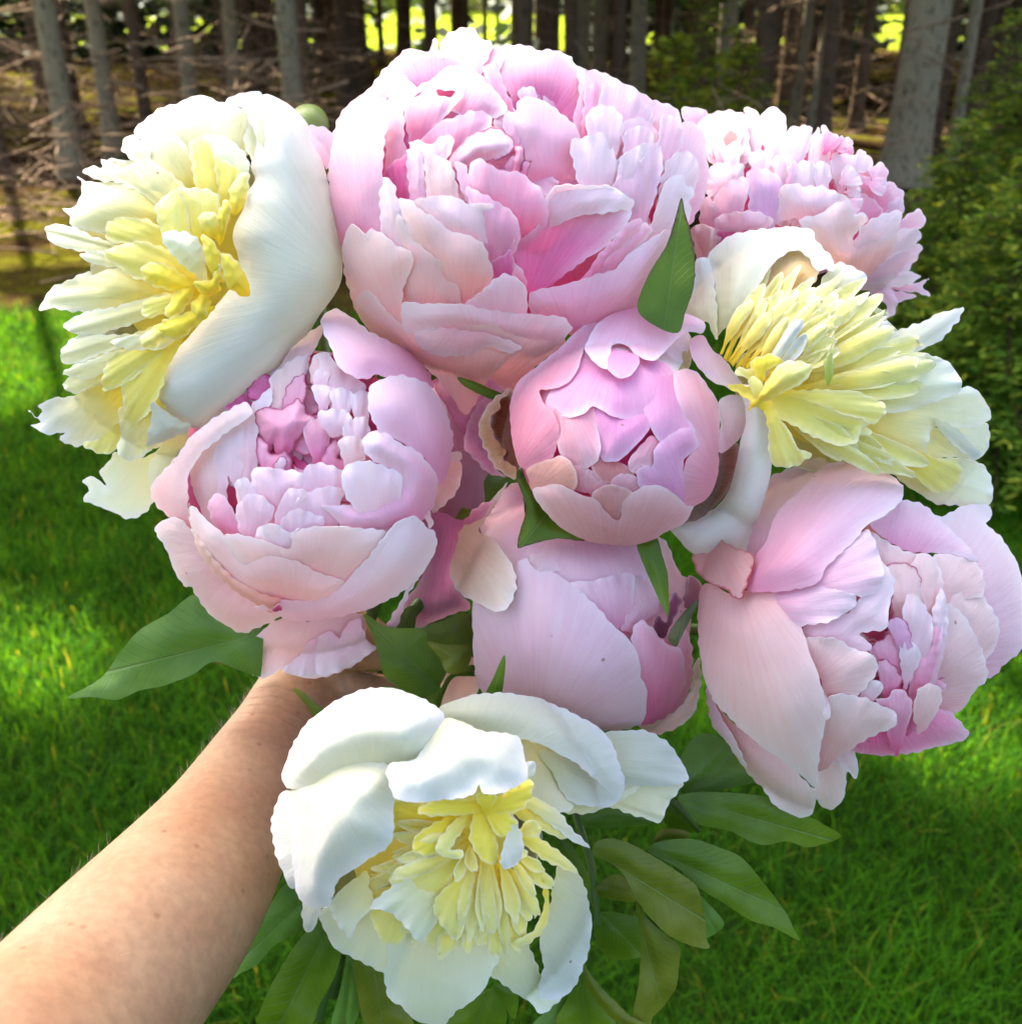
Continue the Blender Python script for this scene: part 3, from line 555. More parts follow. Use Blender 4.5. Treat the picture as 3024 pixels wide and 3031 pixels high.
# ================================================================ pink peony, left
def build_left():
    F = Flower('peony', 'R4', (800, 850), 730, 760, .500, .066, 'pink peony with a dark magenta heart under the white peony on the left', 'flower',
               'pink peonies in the bouquet', core=(.78, .14, .36), coredrop=.044, backs=PC)
    it = [
     ("545,1620 600,1560 690,1500 900,1480 1080,1480 1100,1600 1152,1640 1110,1670 1010,1740 850,1787 760,1767 700,1740 620,1782 560,1770 530,1700 560,1650", (900,1300), PC, dict(z=-14, follow=.4)),
     ("705,1742 780,1680 820,1610 872,1600 882,1680 862,1768 760,1767", (860,1480), PP, dict(z=-10, follow=.4, ruf=2)),
     ("870,1590 930,1560 970,1592 1000,1540 1062,1500 1092,1560 1112,1622 1152,1640 1062,1702 960,1752 868,1764", (950,1400), PP, dict(z=-9, follow=.4, ruf=2.4)),
     ("75,890 110,820 180,750 260,640 340,570 400,530 520,470 560,520 480,580 330,700 260,800 250,900 260,1000 290,1090 200,1040 110,970", (330,1250), PC, dict(z=-8)),
     ("95,1080 130,1030 200,1020 280,1090 340,1210 440,1330 570,1420 690,1470 690,1490 540,1562 490,1562 400,1510 330,1450 270,1350 230,1342 180,1250 140,1150", (620,1180), PC, dict(z=-6)),
     # back layers pressed against the white petal
     ("640,400 660,330 740,210 850,120 900,110 870,190 820,260 740,330 690,420", (640,640), PC),
     ("250,820 270,720 340,640 420,590 480,560 475,640 440,740 390,890 320,920 265,960", (420,1050), PC),
     ("400,640 480,560 560,520 565,600 535,710 475,790 440,760 420,820 385,900 335,920 350,770", (470,1000), PP, dict(ruf=2)),
     ("490,560 570,470 640,400 650,470 590,560 590,690 545,750 465,790 480,650", (560,900), PP, dict(ruf=2)),
     ("640,360 700,300 760,260 830,250 805,345 740,390 705,470 640,510 610,480 650,400", (700,620), PC, dict(ruf=2)),
     ("690,500 720,400 800,330 815,410 800,470 760,540 715,560", (740,640), PK, dict(rimcol=MG, rimw=.06)),
     ("570,535 620,490 700,500 780,450 822,525 865,545 800,590 740,630 690,630 640,590 600,610", (700,720), PK, dict(rimcol=MG, rimw=.06, bulge=6)),
     ("800,590 870,545 925,590 925,670 870,710 820,660", (870,780), PK),
     ("580,640 630,660 650,720 720,700 752,760 742,810 690,840 620,800 585,745", (660,900), PK, dict(rimcol=MG, ruf=2.5)),
     ("660,765 722,728 705,820", (690,860), PP, dict(rimcol=MG)),
     ("750,770 800,790 860,770 860,820 790,850", (800,900), PK, dict(rimcol=MG)),
     ("870,755 900,708 950,640 982,690 962,720 1050,735 1062,765 960,790 890,770", (960,880), PK, dict(rimcol=MG, ruf=2)),
     # creamy crumpled cluster
     ("860,250 920,230 960,290 1080,360 1112,400 1030,440 940,410 850,330", (960,480), PP, dict(ruf=2.4)),
     ("830,300 860,240 905,235 900,300 860,340", (860,420), PC, dict(ruf=2)),
     ("850,335 882,308 922,340 902,372 850,368", (880,450), PP), ("840,400 900,385 962,420 932,455 880,465", (900,500), PP, dict(ruf=2)),
     ("930,422 990,400 1042,450 1032,505 960,505", (980,560), PP, dict(ruf=2)), ("870,525 950,500 1022,520 1032,565 940,570", (950,620), PP, dict(ruf=2)),
     ("1030,450 1080,410 1122,440 1122,550 1060,530", (1070,620), PP, dict(ruf=2)), ("985,595 1040,550 1102,540 1122,615 1060,650", (1050,720), PP, dict(ruf=2)),
     ("980,640 1060,630 1100,680 1090,740 1000,760 975,700", (1040,820), PC),
     ("350,940 400,900 440,940 490,1010 560,1090 480,1115 420,1100 365,1020", (480,1200), PK),
     ("480,850 530,830 562,870 600,910 520,950 470,960", (540,1030), PP, dict(ruf=2)),
     ("560,790 620,780 720,790 800,810 805,890 740,900 700,980 660,1010 620,950 560,900", (700,1080), PL, dict(ruf=1.6)),
     ("800,790 850,760 940,770 1002,810 1002,880 930,920 830,910 795,870", (880,1040), PL),
     ("480,970 530,912 600,910 642,950 662,990 602,1060 560,1100 500,1080 480,1010", (560,1180), PL),
     ("800,910 900,870 1000,890 970,960 1000,1040 900,1060 780,1030 765,950", (900,1180), PL, dict(ruf=1.6)),
     ("660,1000 690,950 720,890 770,880 822,900 782,960 742,1020 690,1070", (720,1150), PL),
     ("680,1060 720,1000 790,980 902,1030 850,1080 760,1110 720,1110", (760,1220), PL, dict(ruf=1.6)),
     ("570,1110 600,1060 680,1050 730,1090 790,1075 750,1170 650,1150", (680,1260), PP, dict(ruf=1.6)),
     ("890,962 980,958 1100,955 1250,900 1272,862 1262,810 1180,768 1100,720 1090,640 1160,600 1250,655 1340,700 1420,790 1442,860 1402,1000 1330,1060 1200,1110 1100,1100 1000,1080 935,1000", (1330,1250), PL, dict(bulge=5)),
     ("980,830 1010,770 1080,745 1180,770 1262,810 1274,870 1250,905 1150,965 1060,970 1000,910", (1180,1080), PP),
     ("1115,400 1180,355 1280,340 1400,390 1480,510 1512,640 1502,740 1457,862 1400,765 1340,702 1220,635 1160,605 1115,505", (1420,950), PL, dict(bulge=4)),
     ("885,70 920,40 960,20 1050,80 1150,150 1280,210 1380,300 1420,400 1330,360 1200,352 1160,335 1090,358 980,312 940,225 905,150", (1420,620), PL, dict(bulge=4)),
     ("430,1100 560,1112 740,1166 750,1092 850,1062 1000,1062 1200,1088 1160,1180 1080,1280 1000,1340 900,1310 760,1250 640,1230 520,1260 460,1180", (820,1480), PC),
     ("260,960 330,1020 420,1100 510,1222 640,1202 760,1222 900,1290 1000,1322 950,1390 840,1440 720,1430 600,1390 480,1330 380,1240 290,1140", (760,1560), PC),
     ("255,950 268,1060 330,1150 440,1280 560,1360 700,1412 690,1445 660,1472 560,1422 430,1332 330,1222 280,1112", (700,1480), ((.88,.45,.36),(.92,.68,.52)), dict(bulge=2, tuck=0)),
     ("570,1445 700,1410 840,1415 950,1375 1050,1270 1140,1170 1200,1090 1250,1040 1330,1008 1382,1060 1432,1090 1432,1160 1402,1232 1322,1332 1202,1412 1080,1462 900,1502 740,1512 660,1467", (860,1640), PP, dict(bulge=4, curl=2)),
     ("655,1460 680,1430 700,1462", (690,1500), (MG, PK[0]), dict(z=11, bulge=0, tuck=0)),
    ]
    filler(F, (740, 720), 320, 380, 80, -26, -18, [PK, PD, PK, PL], (100, 180), MG)
    layers(F, it, -22, 8)
    petal(F, "150,1455 200,1370 240,1290 270,1235 305,1230 260,1290 230,1380 190,1468", (200,1550), -4, PP, crop='M', follow=.3)
    petal(F, "1395,1060 1405,985 1420,1000 1418,1050 1405,1072", (1380,1000), 0, PC, crop='R4')
    petal(F, "1510,705 1550,705 1552,740 1510,752", (1450,740), -10, PC, crop='R4')
    F.stem(GRIP+Vector((-.008, 0, 0)))
    petal(F, "290,531 400,470 450,430 520,330 600,240 720,170 830,88 900,120 1000,160 1120,200 1120,440 1080,430 1000,400 915,375 830,430 700,480 600,500 500,540 400,527", (1180,240), 0, LB, crop='A', mat='leaf', name='leaf', depth=.515, bulge=3, curl=0, ruf=1.0, jag=.4, fold=5, dip=-8, kruf=4, tri=260)
    petal(F, "900,370 1000,330 1120,340 1120,440 1080,432 1000,402", (1180,300), 0, LY, crop='A', mat='leaf', name='leaf', depth=.530, bulge=1, jag=.3)
    petal(F, "40,1400 80,1415 130,1450 220,1465 330,1470 345,1540 400,1600 440,1660 400,1740 330,1790 200,1740 140,1690 110,1580 80,1490", (420,1760), 0, LF, crop='M', mat='leaf', name='leaf', depth=.498, bulge=3, jag=.5, fold=3, kruf=4)
    petal(F, "345,1530 440,1545 550,1550 545,1630 520,1672 440,1677 405,1605", (600,1560), 0, LY, crop='M', mat='leaf', name='leaf', depth=.492, bulge=3, jag=.4)
    petal(F, "130,1745 220,1750 330,1790 400,1760 450,1690 560,1640 575,1690 470,1700 420,1790 395,1850 330,1810", (560,1660), 0, LF, crop='M', mat='leaf', name='leaf', depth=.510, bulge=2, jag=.3)
    petal(F, "300,1480 440,1420 530,1395 560,1540 440,1560 350,1540", (620,1450), 0, LB, crop='M', mat='leaf', name='leaf', depth=.535, bulge=2, jag=.3)
    petal(F, "60,1560 200,1400 280,1360 280,1480 140,1660 40,1660", (300,1330), 0, LF, crop='M', mat='leaf', name='leaf', depth=.54, bulge=2, jag=.3)
    petal(F, "618,1800 660,1700 710,1593 716,1650 690,1800", (640,1860), 0, LF, crop='M', mat='leaf', name='leaf', depth=.452, bulge=1, jag=.1)
    petal(F, "1260,492 1300,505 1350,550 1400,600 1360,625 1320,570", (1420,660), 0, LY, crop='A', mat='leaf', name='leaf', depth=.47, bulge=1, jag=.1)

# ================================================================ shaded pink peony deep between the others
def build_deep():
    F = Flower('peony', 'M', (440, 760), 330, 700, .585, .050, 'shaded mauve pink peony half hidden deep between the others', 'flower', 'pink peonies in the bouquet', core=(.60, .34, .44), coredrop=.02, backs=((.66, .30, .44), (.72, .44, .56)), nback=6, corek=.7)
    MV = ((.66, .28, .46), (.74, .42, .58))  # mauve, darker than the other pinks: shade put into the petal colour
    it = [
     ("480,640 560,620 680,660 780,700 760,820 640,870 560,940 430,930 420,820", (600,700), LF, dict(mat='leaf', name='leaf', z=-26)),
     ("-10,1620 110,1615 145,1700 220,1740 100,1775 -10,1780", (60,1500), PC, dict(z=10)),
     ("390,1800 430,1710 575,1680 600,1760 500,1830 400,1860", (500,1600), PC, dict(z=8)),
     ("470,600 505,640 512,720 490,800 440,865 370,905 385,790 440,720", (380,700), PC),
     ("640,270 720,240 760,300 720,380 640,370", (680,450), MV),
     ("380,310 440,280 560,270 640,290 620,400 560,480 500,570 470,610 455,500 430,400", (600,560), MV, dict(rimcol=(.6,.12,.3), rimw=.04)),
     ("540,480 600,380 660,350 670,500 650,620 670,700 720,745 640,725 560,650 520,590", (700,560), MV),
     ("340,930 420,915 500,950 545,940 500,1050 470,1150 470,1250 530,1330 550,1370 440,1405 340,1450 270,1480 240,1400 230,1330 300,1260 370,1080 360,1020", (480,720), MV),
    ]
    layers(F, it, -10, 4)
    F.stem(GRIP+Vector((0, .008, 0)))

# ================================================================ pink peony, lower right
def build_right():
    F = Flower('peony', 'R7', (960, 960), 770, 780, .500, .072, 'pale pink peony with long outer petals at the lower right', 'flower', 'pink peonies in the bouquet', core=(.80, .24, .44), coredrop=.040, backs=PC, backk=.70, corek=.60)
    it = [
     ("1270,320 1330,372 1440,322 1560,310 1587,360 1560,402 1620,460 1690,560 1735,700 1735,980 1650,1070 1560,1135 1480,950 1420,740 1360,500", (1150,1100), PP, dict(z=-20)),
     ("230,1200 270,1260 340,1340 460,1440 600,1540 700,1630 745,1665 760,1500 800,1420 870,1490 892,1600 882,1700 832,1762 790,1762 745,1715 740,1770 700,1802 640,1792 560,1752 490,1662 400,1562 330,1442 260,1332 235,1250", (560,1000), PC, dict(z=-8, follow=.6)),
     ("230,1170 260,1250 300,1330 380,1470 412,1572 330,1452 268,1382 236,1300", (300,1050), PP, dict(z=-4, follow=.7)),
     ("785,1395 930,1395 1060,1385 1160,1370 1250,1330 1330,1290 1400,1310 1472,1400 1460,1432 1340,1462 1220,1492 1080,1507 940,1492 870,1440", (1000,1150), PK, dict(z=-6)),
     ("765,1520 780,1390 870,1420 930,1480 947,1560 937,1617 890,1580 830,1540", (740,1300), PP, dict(z=0, follow=.7)),
     ("440,440 480,350 530,180 600,150 740,90 800,110 760,220 660,310 620,400 560,500 430,580", (460,720), PP, dict(z=-4)),
     ("1380,730 1470,728 1540,750 1592,820 1622,920 1612,1010 1550,1042 1490,920 1420,830", (1300,1150), PC),
     ("1370,790 1440,830 1500,920 1542,1010 1562,1140 1500,1202 1440,1292 1370,1312 1310,1260 1310,1130 1340,960", (1200,1250), PC),
     ("1310,550 1420,560 1480,570 1532,620 1552,690 1532,750 1450,735 1380,760 1350,640", (1250,900), PC),
     ("985,440 1060,470 1160,530 1250,550 1260,590 1190,620 1100,640 1040,610 1000,530", (1050,800), PC),
     ("1000,400 1080,350 1150,290 1270,320 1330,380 1420,460 1522,582 1450,562 1340,542 1240,542 1150,522 1060,460", (1080,740), PL, dict(curl=2.5)),
     ("1100,760 1110,690 1080,605 1200,595 1250,680 1290,780 1240,860 1150,880 1095,850", (1200,1000), PC, dict(rimcol=(.6,.1,.22), rimw=.03)),
     ("1200,600 1250,545 1312,570 1342,640 1362,720 1340,840 1290,780 1235,690", (1260,980), PC),
     ("1300,840 1340,715 1372,800 1372,900 1352,1050 1302,1152 1265,1152 1310,1000", (1260,1250), PP, dict(bulge=2)),
     ("1195,1200 1200,1100 1255,1000 1300,900 1340,860 1350,950 1320,1100 1265,1190 1205,1335 1178,1300", (1200,1420), PK, dict(bulge=3, ruf=1.6)),
     ("1000,990 1060,955 1120,925 1165,1000 1140,1110 1080,1080 1015,1035", (1120,1180), PK, dict(rimcol=MG, rimw=.05)),
     ("1040,1060 1110,1065 1155,1150 1105,1190 1080,1245 1055,1180", (1100,1300), PK, dict(rimcol=MG, rimw=.05)),
     ("1145,1045 1150,955 1225,980 1245,1040 1200,1095 1160,1105", (1180,1180), PP, dict(ruf=2)),
     ("1160,830 1190,735 1255,780 1295,850 1322,920 1312,985 1255,975 1205,925", (1200,1060), PP, dict(ruf=2.4)),
     ("1080,885 1120,845 1165,860 1205,920 1235,985 1180,965 1120,925", (1140,1060), ((.86,.40,.62),(.92,.66,.80)), dict(rimcol=MG, rimw=.05)),
     ("1030,1240 1080,1235 1140,1190 1205,1250 1195,1340 1150,1400 1060,1290", (1120,1440), PK),
     ("970,1190 1030,1145 1065,1190 1010,1245 935,1235", (960,1300), PP, dict(ruf=2)),
     ("1215,1250 1240,1190 1320,1170 1347,1220 1332,1290 1282,1322 1240,1292", (1220,1420), PC),
     ("690,895 800,860 900,830 940,770 1000,735 1060,680 1060,585 1112,650 1117,720 1092,820 1082,905 1000,915 958,932 1005,972 1003,1005 940,1010 840,1000 710,980", (640,1150), PP, dict(dip=2)),
     ("700,950 850,955 940,1005 1022,1030 1042,1090 1005,1160 950,1215 800,1240 770,1150 720,1060", (680,1200), PC, dict(dip=2)),
     ("800,1235 940,1222 1040,1262 1122,1300 1122,1370 1040,1397 930,1407 785,1400 780,1320", (820,1560), PC),
     ("560,720 700,695 780,675 850,718 932,742 935,787 880,835 790,875 690,900 640,830", (480,800), PL, dict(dip=2)),
     ("760,680 800,605 900,500 990,430 1042,530 1067,620 1057,690 1002,742 922,744 850,725", (640,720), PL, dict(dip=2)),
     ("460,560 520,470 545,380 600,310 700,220 780,128 900,108 1060,150 1162,222 1152,292 1080,362 1000,402 940,472 870,542 795,610 770,672 700,705 600,724 430,724 425,650", (420,760), PL, dict(dip=0, bulge=6)),
     ("200,700 250,690 350,740 440,715 560,715 630,780 680,900 712,1000 742,1080 782,1200 797,1300 775,1440 757,1560 752,1662 700,1622 600,1542 460,1442 340,1332 260,1242 220,1150 193,1000 186,850", (330,560), PC, dict(bulge=6, t0=.3)),
     ("785,1285 817,1238 817,1310 790,1342", (760,1200), PP),
     ("85,490 160,540 380,570 460,560 440,640 402,740 375,767 340,742 310,712 250,692 190,662 130,602", (250,450), ((.86,.55,.45),(.90,.62,.60)), dict(z=12, rimcol=(.6,.08,.12), rimw=.025)),
    ]
    filler(F, (1160, 1020), 230, 330, 50, -23, -14, [PK, PD, PC], (80, 150), MG)
    layers(F, it, -18, 10)
    F.stem(GRIP+Vector((.012, 0, 0)))

# ================================================================ frilled pink peony, top right at the back
def build_top_right():
    F = Flower('peony', 'T', (880, 760), 830, 700, .590, .068, 'frilled lilac pink peony at the top right, behind the others', 'flower', 'pink peonies in the bouquet', core=PK[0], coredrop=.034, backs=PL, backk=.66, corek=.68)
    it = [
     ("1640,860 1690,790 1740,768 1782,820 1772,890 1700,912 1650,905", (1500,950), PL, dict(follow=.7, tuck=1.3)),
     ("1530,585 1590,605 1642,670 1632,745 1560,700", (1450,800), PL), ("1550,740 1600,690 1642,720 1632,800 1570,800", (1450,850), PL),
     ("1590,1330 1722,1350 1650,1382 1585,1422", (1400,1280), PL, dict(follow=.7, tuck=1.3)),
     ("1620,1290 1720,1270 1815,1235 1770,1280 1817,1355 1740,1332 1640,1312", (1400,1280), PL, dict(follow=.7, tuck=1.3)),
     ("1420,1310 1560,1300 1592,1360 1582,1470 1510,1507 1530,1420 1430,1380", (1380,1200), PL, dict(follow=.7, tuck=1.3)),
     ("1420,1255 1560,1205 1680,1188 1755,1220 1700,1262 1560,1312 1470,1322", (1250,1270), PP, dict(follow=.7, tuck=1.3)),
     ("1380,1220 1500,1130 1600,1060 1740,995 1762,1030 1712,1130 1650,1195 1500,1262", (1200,1250), PL, dict(follow=.7, tuck=1.3)),
     ("1540,1060 1610,920 1680,895 1757,915 1742,980 1670,1042 1560,1130", (1350,1200), PP, dict(follow=.7, tuck=.8)),
     ("150,88 240,90 320,108 335,150 250,200 165,165", (260,300), PL), ("320,135 400,112 500,110 575,140 520,180 440,180 350,170", (450,300), PL),
     ("570,110 590,88 630,90 672,130 695,200 700,300 680,400 600,380 575,260", (640,500), PP), ("685,150 720,98 770,78 832,130 857,180 852,250 872,330 800,430 700,410 690,290", (780,520), PP),
     ("845,260 880,218 940,212 1002,250 1027,290 1012,350 900,440 820,420 805,310", (880,540), PP), ("1022,310 1048,240 1068,218 1085,262 1098,212 1132,218 1152,310 1155,410 1080,480 980,420", (1060,560), PP, dict(ruf=2)),
     ("1155,420 1200,388 1300,405 1400,405 1432,430 1425,490 1300,500 1200,540 1150,500", (1250,640), PP, dict(ruf=2)), ("1415,490 1490,458 1532,510 1542,580 1530,630 1480,580 1425,530", (1430,680), PL, dict(ruf=2)),
     ("1160,540 1280,480 1420,480 1510,560 1557,660 1567,750 1480,830 1390,870 1280,740 1220,690", (1330,900), PK, dict(z=-20)),
     ("1250,560 1350,545 1440,560 1482,640 1452,700 1380,670 1280,670", (1370,780), PK, dict(z=-13, ruf=2)), ("1260,680 1380,670 1480,740 1500,800 1400,850 1320,760", (1380,900), PK, dict(z=-12)),
     ("200,250 260,205 300,155 420,165 520,172 585,160 600,300 610,430 500,500 380,480 300,400 230,330", (430,520), PP),
     ("350,340 380,260 450,225 530,230 560,290 520,370 440,420 370,400", (450,470), PL), ("400,360 435,280 490,240 535,290 490,350 430,380", (460,430), ((.74,.22,.22),(.82,.40,.38))),
     ("330,360 300,300 340,220 400,200 380,270 350,330", (380,430), PP), ("420,390 470,330 530,320 560,390 500,450", (480,500), PP, dict(ruf=2)),
     ("350,480 450,460 560,470 560,550 460,620 380,640 305,570", (430,720), PP, dict(ruf=2.4)),
     ("600,400 680,380 760,400 740,480 650,500", (680,560), PP, dict(ruf=2)), ("760,440 840,400 890,410 880,500 820,560 770,520", (830,640), PP, dict(ruf=2)),
     ("880,520 950,445 1032,465 1062,560 1000,640 900,610", (960,760), PP, dict(ruf=2)), ("1060,460 1120,450 1155,520 1142,610 1070,640 1045,550", (1090,740), PP, dict(ruf=2)),
     ("840,610 870,500 885,405 922,470 892,570", (860,700), PL), 
     ("280,720 340,695 392,780 382,890 300,880 258,850", (340,980), PL), 
     ("370,680 480,580 580,555 602,640 562,790 400,820 345,730", (460,950), PL), ("590,520 700,495 802,550 832,620 822,790 780,870 700,830 560,800 600,680", (700,960), ((.80,.40,.64),(.86,.66,.80)), dict(ruf=1.8)),
     ("810,640 900,595 1000,618 1100,618 1200,655 1292,720 1282,800 1392,800 1382,870 1200,880 1000,860 880,830 775,860", (1000,1050), PP, dict(ruf=2.4, jag=2.2)),
     ("400,920 500,885 740,885 640,950 480,1000 385,1020 375,950", (560,1060), PD), ("380,825 540,783 660,788 772,852 650,886 500,886 400,905 375,870", (540,1050), PL, dict(rimcol=PP[1])),
     ("205,920 260,868 340,886 412,950 382,1020 330,1090 270,1120 232,1000", (300,1200), PP),
     ("940,840 1100,790 1200,720 1285,715 1300,800 1390,810 1382,850 1300,970 1400,955 1560,945 1620,785 1612,880 1600,960 1560,1060 1400,1220 1300,1220 1160,1160 1030,1050 1010,930", (1300,1420), PC, dict(jag=2, bulge=4)),
     ("1380,860 1500,800 1622,785 1612,880 1600,922 1500,965 1295,985 1340,905", (1320,1120), PP),
    ]
    filler(F, (850, 560), 620, 330, 46, -27, -19, [PL, PK, PP], (90, 160))
    layers(F, it, -22, 6)
    for i in range(12):
        x = random.uniform(230, 1500); y = random.uniform(250, 840)
        if ((x-880)/700)**2+((y-800)/580)**2 > 1: continue
        an = math.atan2(y-800, x-880)+random.uniform(-.9, .9); L = random.uniform(110, 190)
        fan(F, (x-math.cos(an)*L*.6, y-math.sin(an)*L*.6), (x+math.cos(an)*L*.4, y+math.sin(an)*L*.4), L*random.uniform(.7, 1.2), -8+9*random.random(), random.choice([PL, PP, PP, PK]), notch=.04, blunt=.95, ruf=1.6, tri=100)
    F.stem(GRIP+Vector((.008, .010, 0)))
# ================================================================ white peonies with yellow hearts
def straps(F, lst, z0, z1, col=YW, crop=None, split=True, **kw):
    l2 = []
    for b, t, w in lst:
        if w > 100 and split:
            ax = np.array(t, float)-np.array(b, float); L = np.linalg.norm(ax); nn = np.array([-ax[1], ax[0]])/L
            for sg in (-1, 1):
                l2.append((np.array(b)+nn*sg*w*.10, np.array(t, float)+nn*sg*w*random.uniform(.18, .32)-(ax*random.uniform(.02, .14) if sg == 1 else 0), w*.72))
        else: l2.append((b, t, w))
    lst = l2; n = len(lst)
    for i, (b, t, w) in enumerate(lst):
        k = dict(notch=random.choice([0, 0, .03]), blunt=random.uniform(.45, .85), bend=random.uniform(-.25, .25), pleat=.5, dip=14, ruf=1.3, bulge=-1.5 if i % 3 else 1.5, tri=90, t0=0)
        k.update(kw)
        fan(F, b, t, w*random.uniform(.66, .95), z0+(z1-z0)*i/max(n-1, 1)+random.uniform(-1, 1), col, crop=crop, **k)

def build_white_left():
    F = Flower('peony', 'W', (800, 820), 680, 770, .500, .055, 'white peony with a yellow heart and one thick curled guard petal, upper left', 'flower', 'white peonies in the bouquet',
               core=(.88, .78, .16), coredrop=.034, backs=WH, corek=.52, backk=.70)
    layers(F, [
     ("905,85 960,48 1075,40 1090,180 1040,192 1020,180 1000,112 950,97", (1100,300), WH, dict(z=-2)),
     ("515,210 560,158 620,110 700,83 760,58 830,48 890,78 1000,110 1030,190 1052,260 1000,320 800,330 700,300 580,260", (850,620), GW),
     ("205,1570 190,1545 212,1530 130,1537 60,1497 110,1490 48,1435 90,1465 112,1440 92,1412 170,1378 240,1370 330,1330 420,1260 480,1350 460,1450 440,1540 330,1582 270,1592", (640,1120), (YW[0], WH[1]), dict(jag=2)),
     ("290,1580 360,1555 450,1530 440,1600 372,1627", (560,1300), YW),
     ("288,1740 340,1728 392,1762 366,1702 402,1660 430,1620 560,1640 700,1560 730,1590 680,1700 620,1800 580,1870 540,1897 480,1912 430,1882 298,1832 300,1802 322,1790", (720,1420), GW, dict(jag=1.6, z=-16)),
     ("600,1640 700,1560 760,1540 740,1640 660,1720 600,1800 580,1700", (720,1420), GW, dict(z=-14)),
    ], -20, -10)
    YP = ((.91, .77, .05), (.92, .92, .68)); YQ = ((.91, .74, .03), (.93, .89, .30))
    straps(F, [((800,560),(560,200),120), ((760,600),(400,330),120), ((640,720),(150,640),90), ((700,1090),(230,1200),110), ((720,1150),(600,1600),130), ((640,1190),(220,1320),100)], -15, -12, col=YP, split=False)
    layers(F, [
     ("570,235 640,213 720,240 765,310 785,400 800,500 740,520 640,530 560,440 530,360 590,300", (860,640), YP),
     ("760,260 800,235 850,255 885,330 905,420 910,520 860,560 800,500 775,400", (880,640), YQ),
     ("815,230 900,225 960,262 1003,300 1032,350 1030,420 960,380 880,320", (920,560), GW),
     ("870,320 940,350 1000,400 985,470 940,520 900,520 880,420", (900,640), YQ),
     ("458,282 492,223 540,235 582,270 592,330 680,380 745,440 760,520 640,530 540,430 530,350 480,312", (840,640), YP, dict(jag=2)),
     ("293,390 310,363 375,362 368,323 420,350 470,362 522,345 542,400 640,470 680,540 600,520 480,440 380,425", (800,640), YP, dict(jag=2)),
     ("263,403 300,425 380,430 540,440 620,490 720,560 700,640 600,640 480,640 400,655 300,640 228,612 236,582 203,546 240,545 277,500 288,440", (820,680), YP, dict(ruf=2, bulge=5)),
     ("400,602 480,583 580,598 640,640 720,700 720,740 600,720 540,692 450,702 398,680", (840,780), YQ),
     ("278,747 340,733 400,748 520,790 430,800 330,787", (700,840), YP),
     ("128,628 180,613 240,625 330,665 420,700 560,760 520,770 440,722 330,738 220,722 148,690 127,655", (740,800), YP, dict(fold=2.5)),
     ("388,742 470,700 560,693 640,710 720,780 740,860 640,870 545,862 480,830 430,792", (840,880), YQ, dict(ruf=2)),
     ("98,990 150,900 230,858 318,822 330,835 440,808 560,850 720,910 560,960 400,988 280,1000 150,985", (820,930), YP, dict(ruf=1.8, bulge=4)),
     ("203,1062 230,1038 300,1000 420,980 560,932 700,915 720,960 640,1012 560,1032 450,1072 330,1102 260,1097", (820,920), YP, dict(ruf=1.8)),
     ("193,1182 215,1145 270,1100 380,1098 460,1108 600,1060 640,1080 520,1140 440,1165 360,1192 280,1222 225,1232 198,1217", (760,1020), YP, dict(ruf=1.8)),
     ("200,1272 240,1240 330,1208 440,1168 560,1130 480,1220 400,1255 330,1292 250,1287", (720,1080), YP), ("202,1322 230,1288 300,1288 380,1260 340,1320 300,1345 240,1357", (600,1180), YP),
     ("388,1242 440,1178 520,1163 660,1130 640,1190 600,1222 520,1292 440,1332 378,1345", (760,1060), YQ, dict(ruf=1.6)),
     ("428,1450 500,1470 590,1420 640,1500 622,1562 560,1632 480,1652 438,1602 460,1540", (660,1200), YP, dict(ruf=2)),
     ("468,1302 560,1240 660,1160 690,1180 640,1280 612,1400 542,1482 488,1502 468,1400", (760,1060), YQ, dict(ruf=1.6)),
     ("408,1132 480,1108 560,1098 650,1075 760,1020 740,1100 640,1162 560,1167 470,1160", (820,960), YP, dict(ruf=2)),
     ("560,950 640,930 720,905 740,960 640,1010 560,1020", (840,900), YQ),
    ], -12, -1, dip=12)
    layers(F, [
     ("605,545 640,500 700,462 740,470 760,640 750,700 650,700 630,640", (760,820), (YL[1], YW[1])),
     ("700,462 760,455 830,460 892,500 882,570 830,610 770,620 740,530", (820,760), YW),
     ("640,660 690,640 800,680 812,770 720,775 660,722", (800,840), GW), ("545,820 600,780 680,800 722,860 695,915 600,885", (780,900), YL),
     ("650,1000 700,900 760,860 792,870 762,960 690,1035", (760,900), YL, dict(bulge=4)), ("768,962 810,933 842,970 832,1012 790,1033 770,1002", (820,940), YL, dict(bulge=4)),
     ("780,870 850,850 882,790 902,850 882,905 800,922", (860,900), YL), ("898,742 960,770 1003,810 960,872 920,912 900,862", (1000,900), YL, dict(bulge=4)),
     ("820,660 860,690 892,740 882,810 830,785 818,722", (900,860), YL), ("795,590 850,558 882,590 902,622 850,622", (860,680), YW), ("888,565 910,513 937,520 932,585 900,640", (900,700), YL),
     ("936,450 990,388 1022,400 1012,490 960,505 932,472", (960,600), YW), ("640,1040 720,1010 800,1030 760,1090 700,1120 600,1090", (820,1000), YL), ("580,1080 650,1040 660,1110 600,1160 540,1140", (720,1040), YW),
    ], 0, 6, dip=10, ruf=1.5, bulge=3)
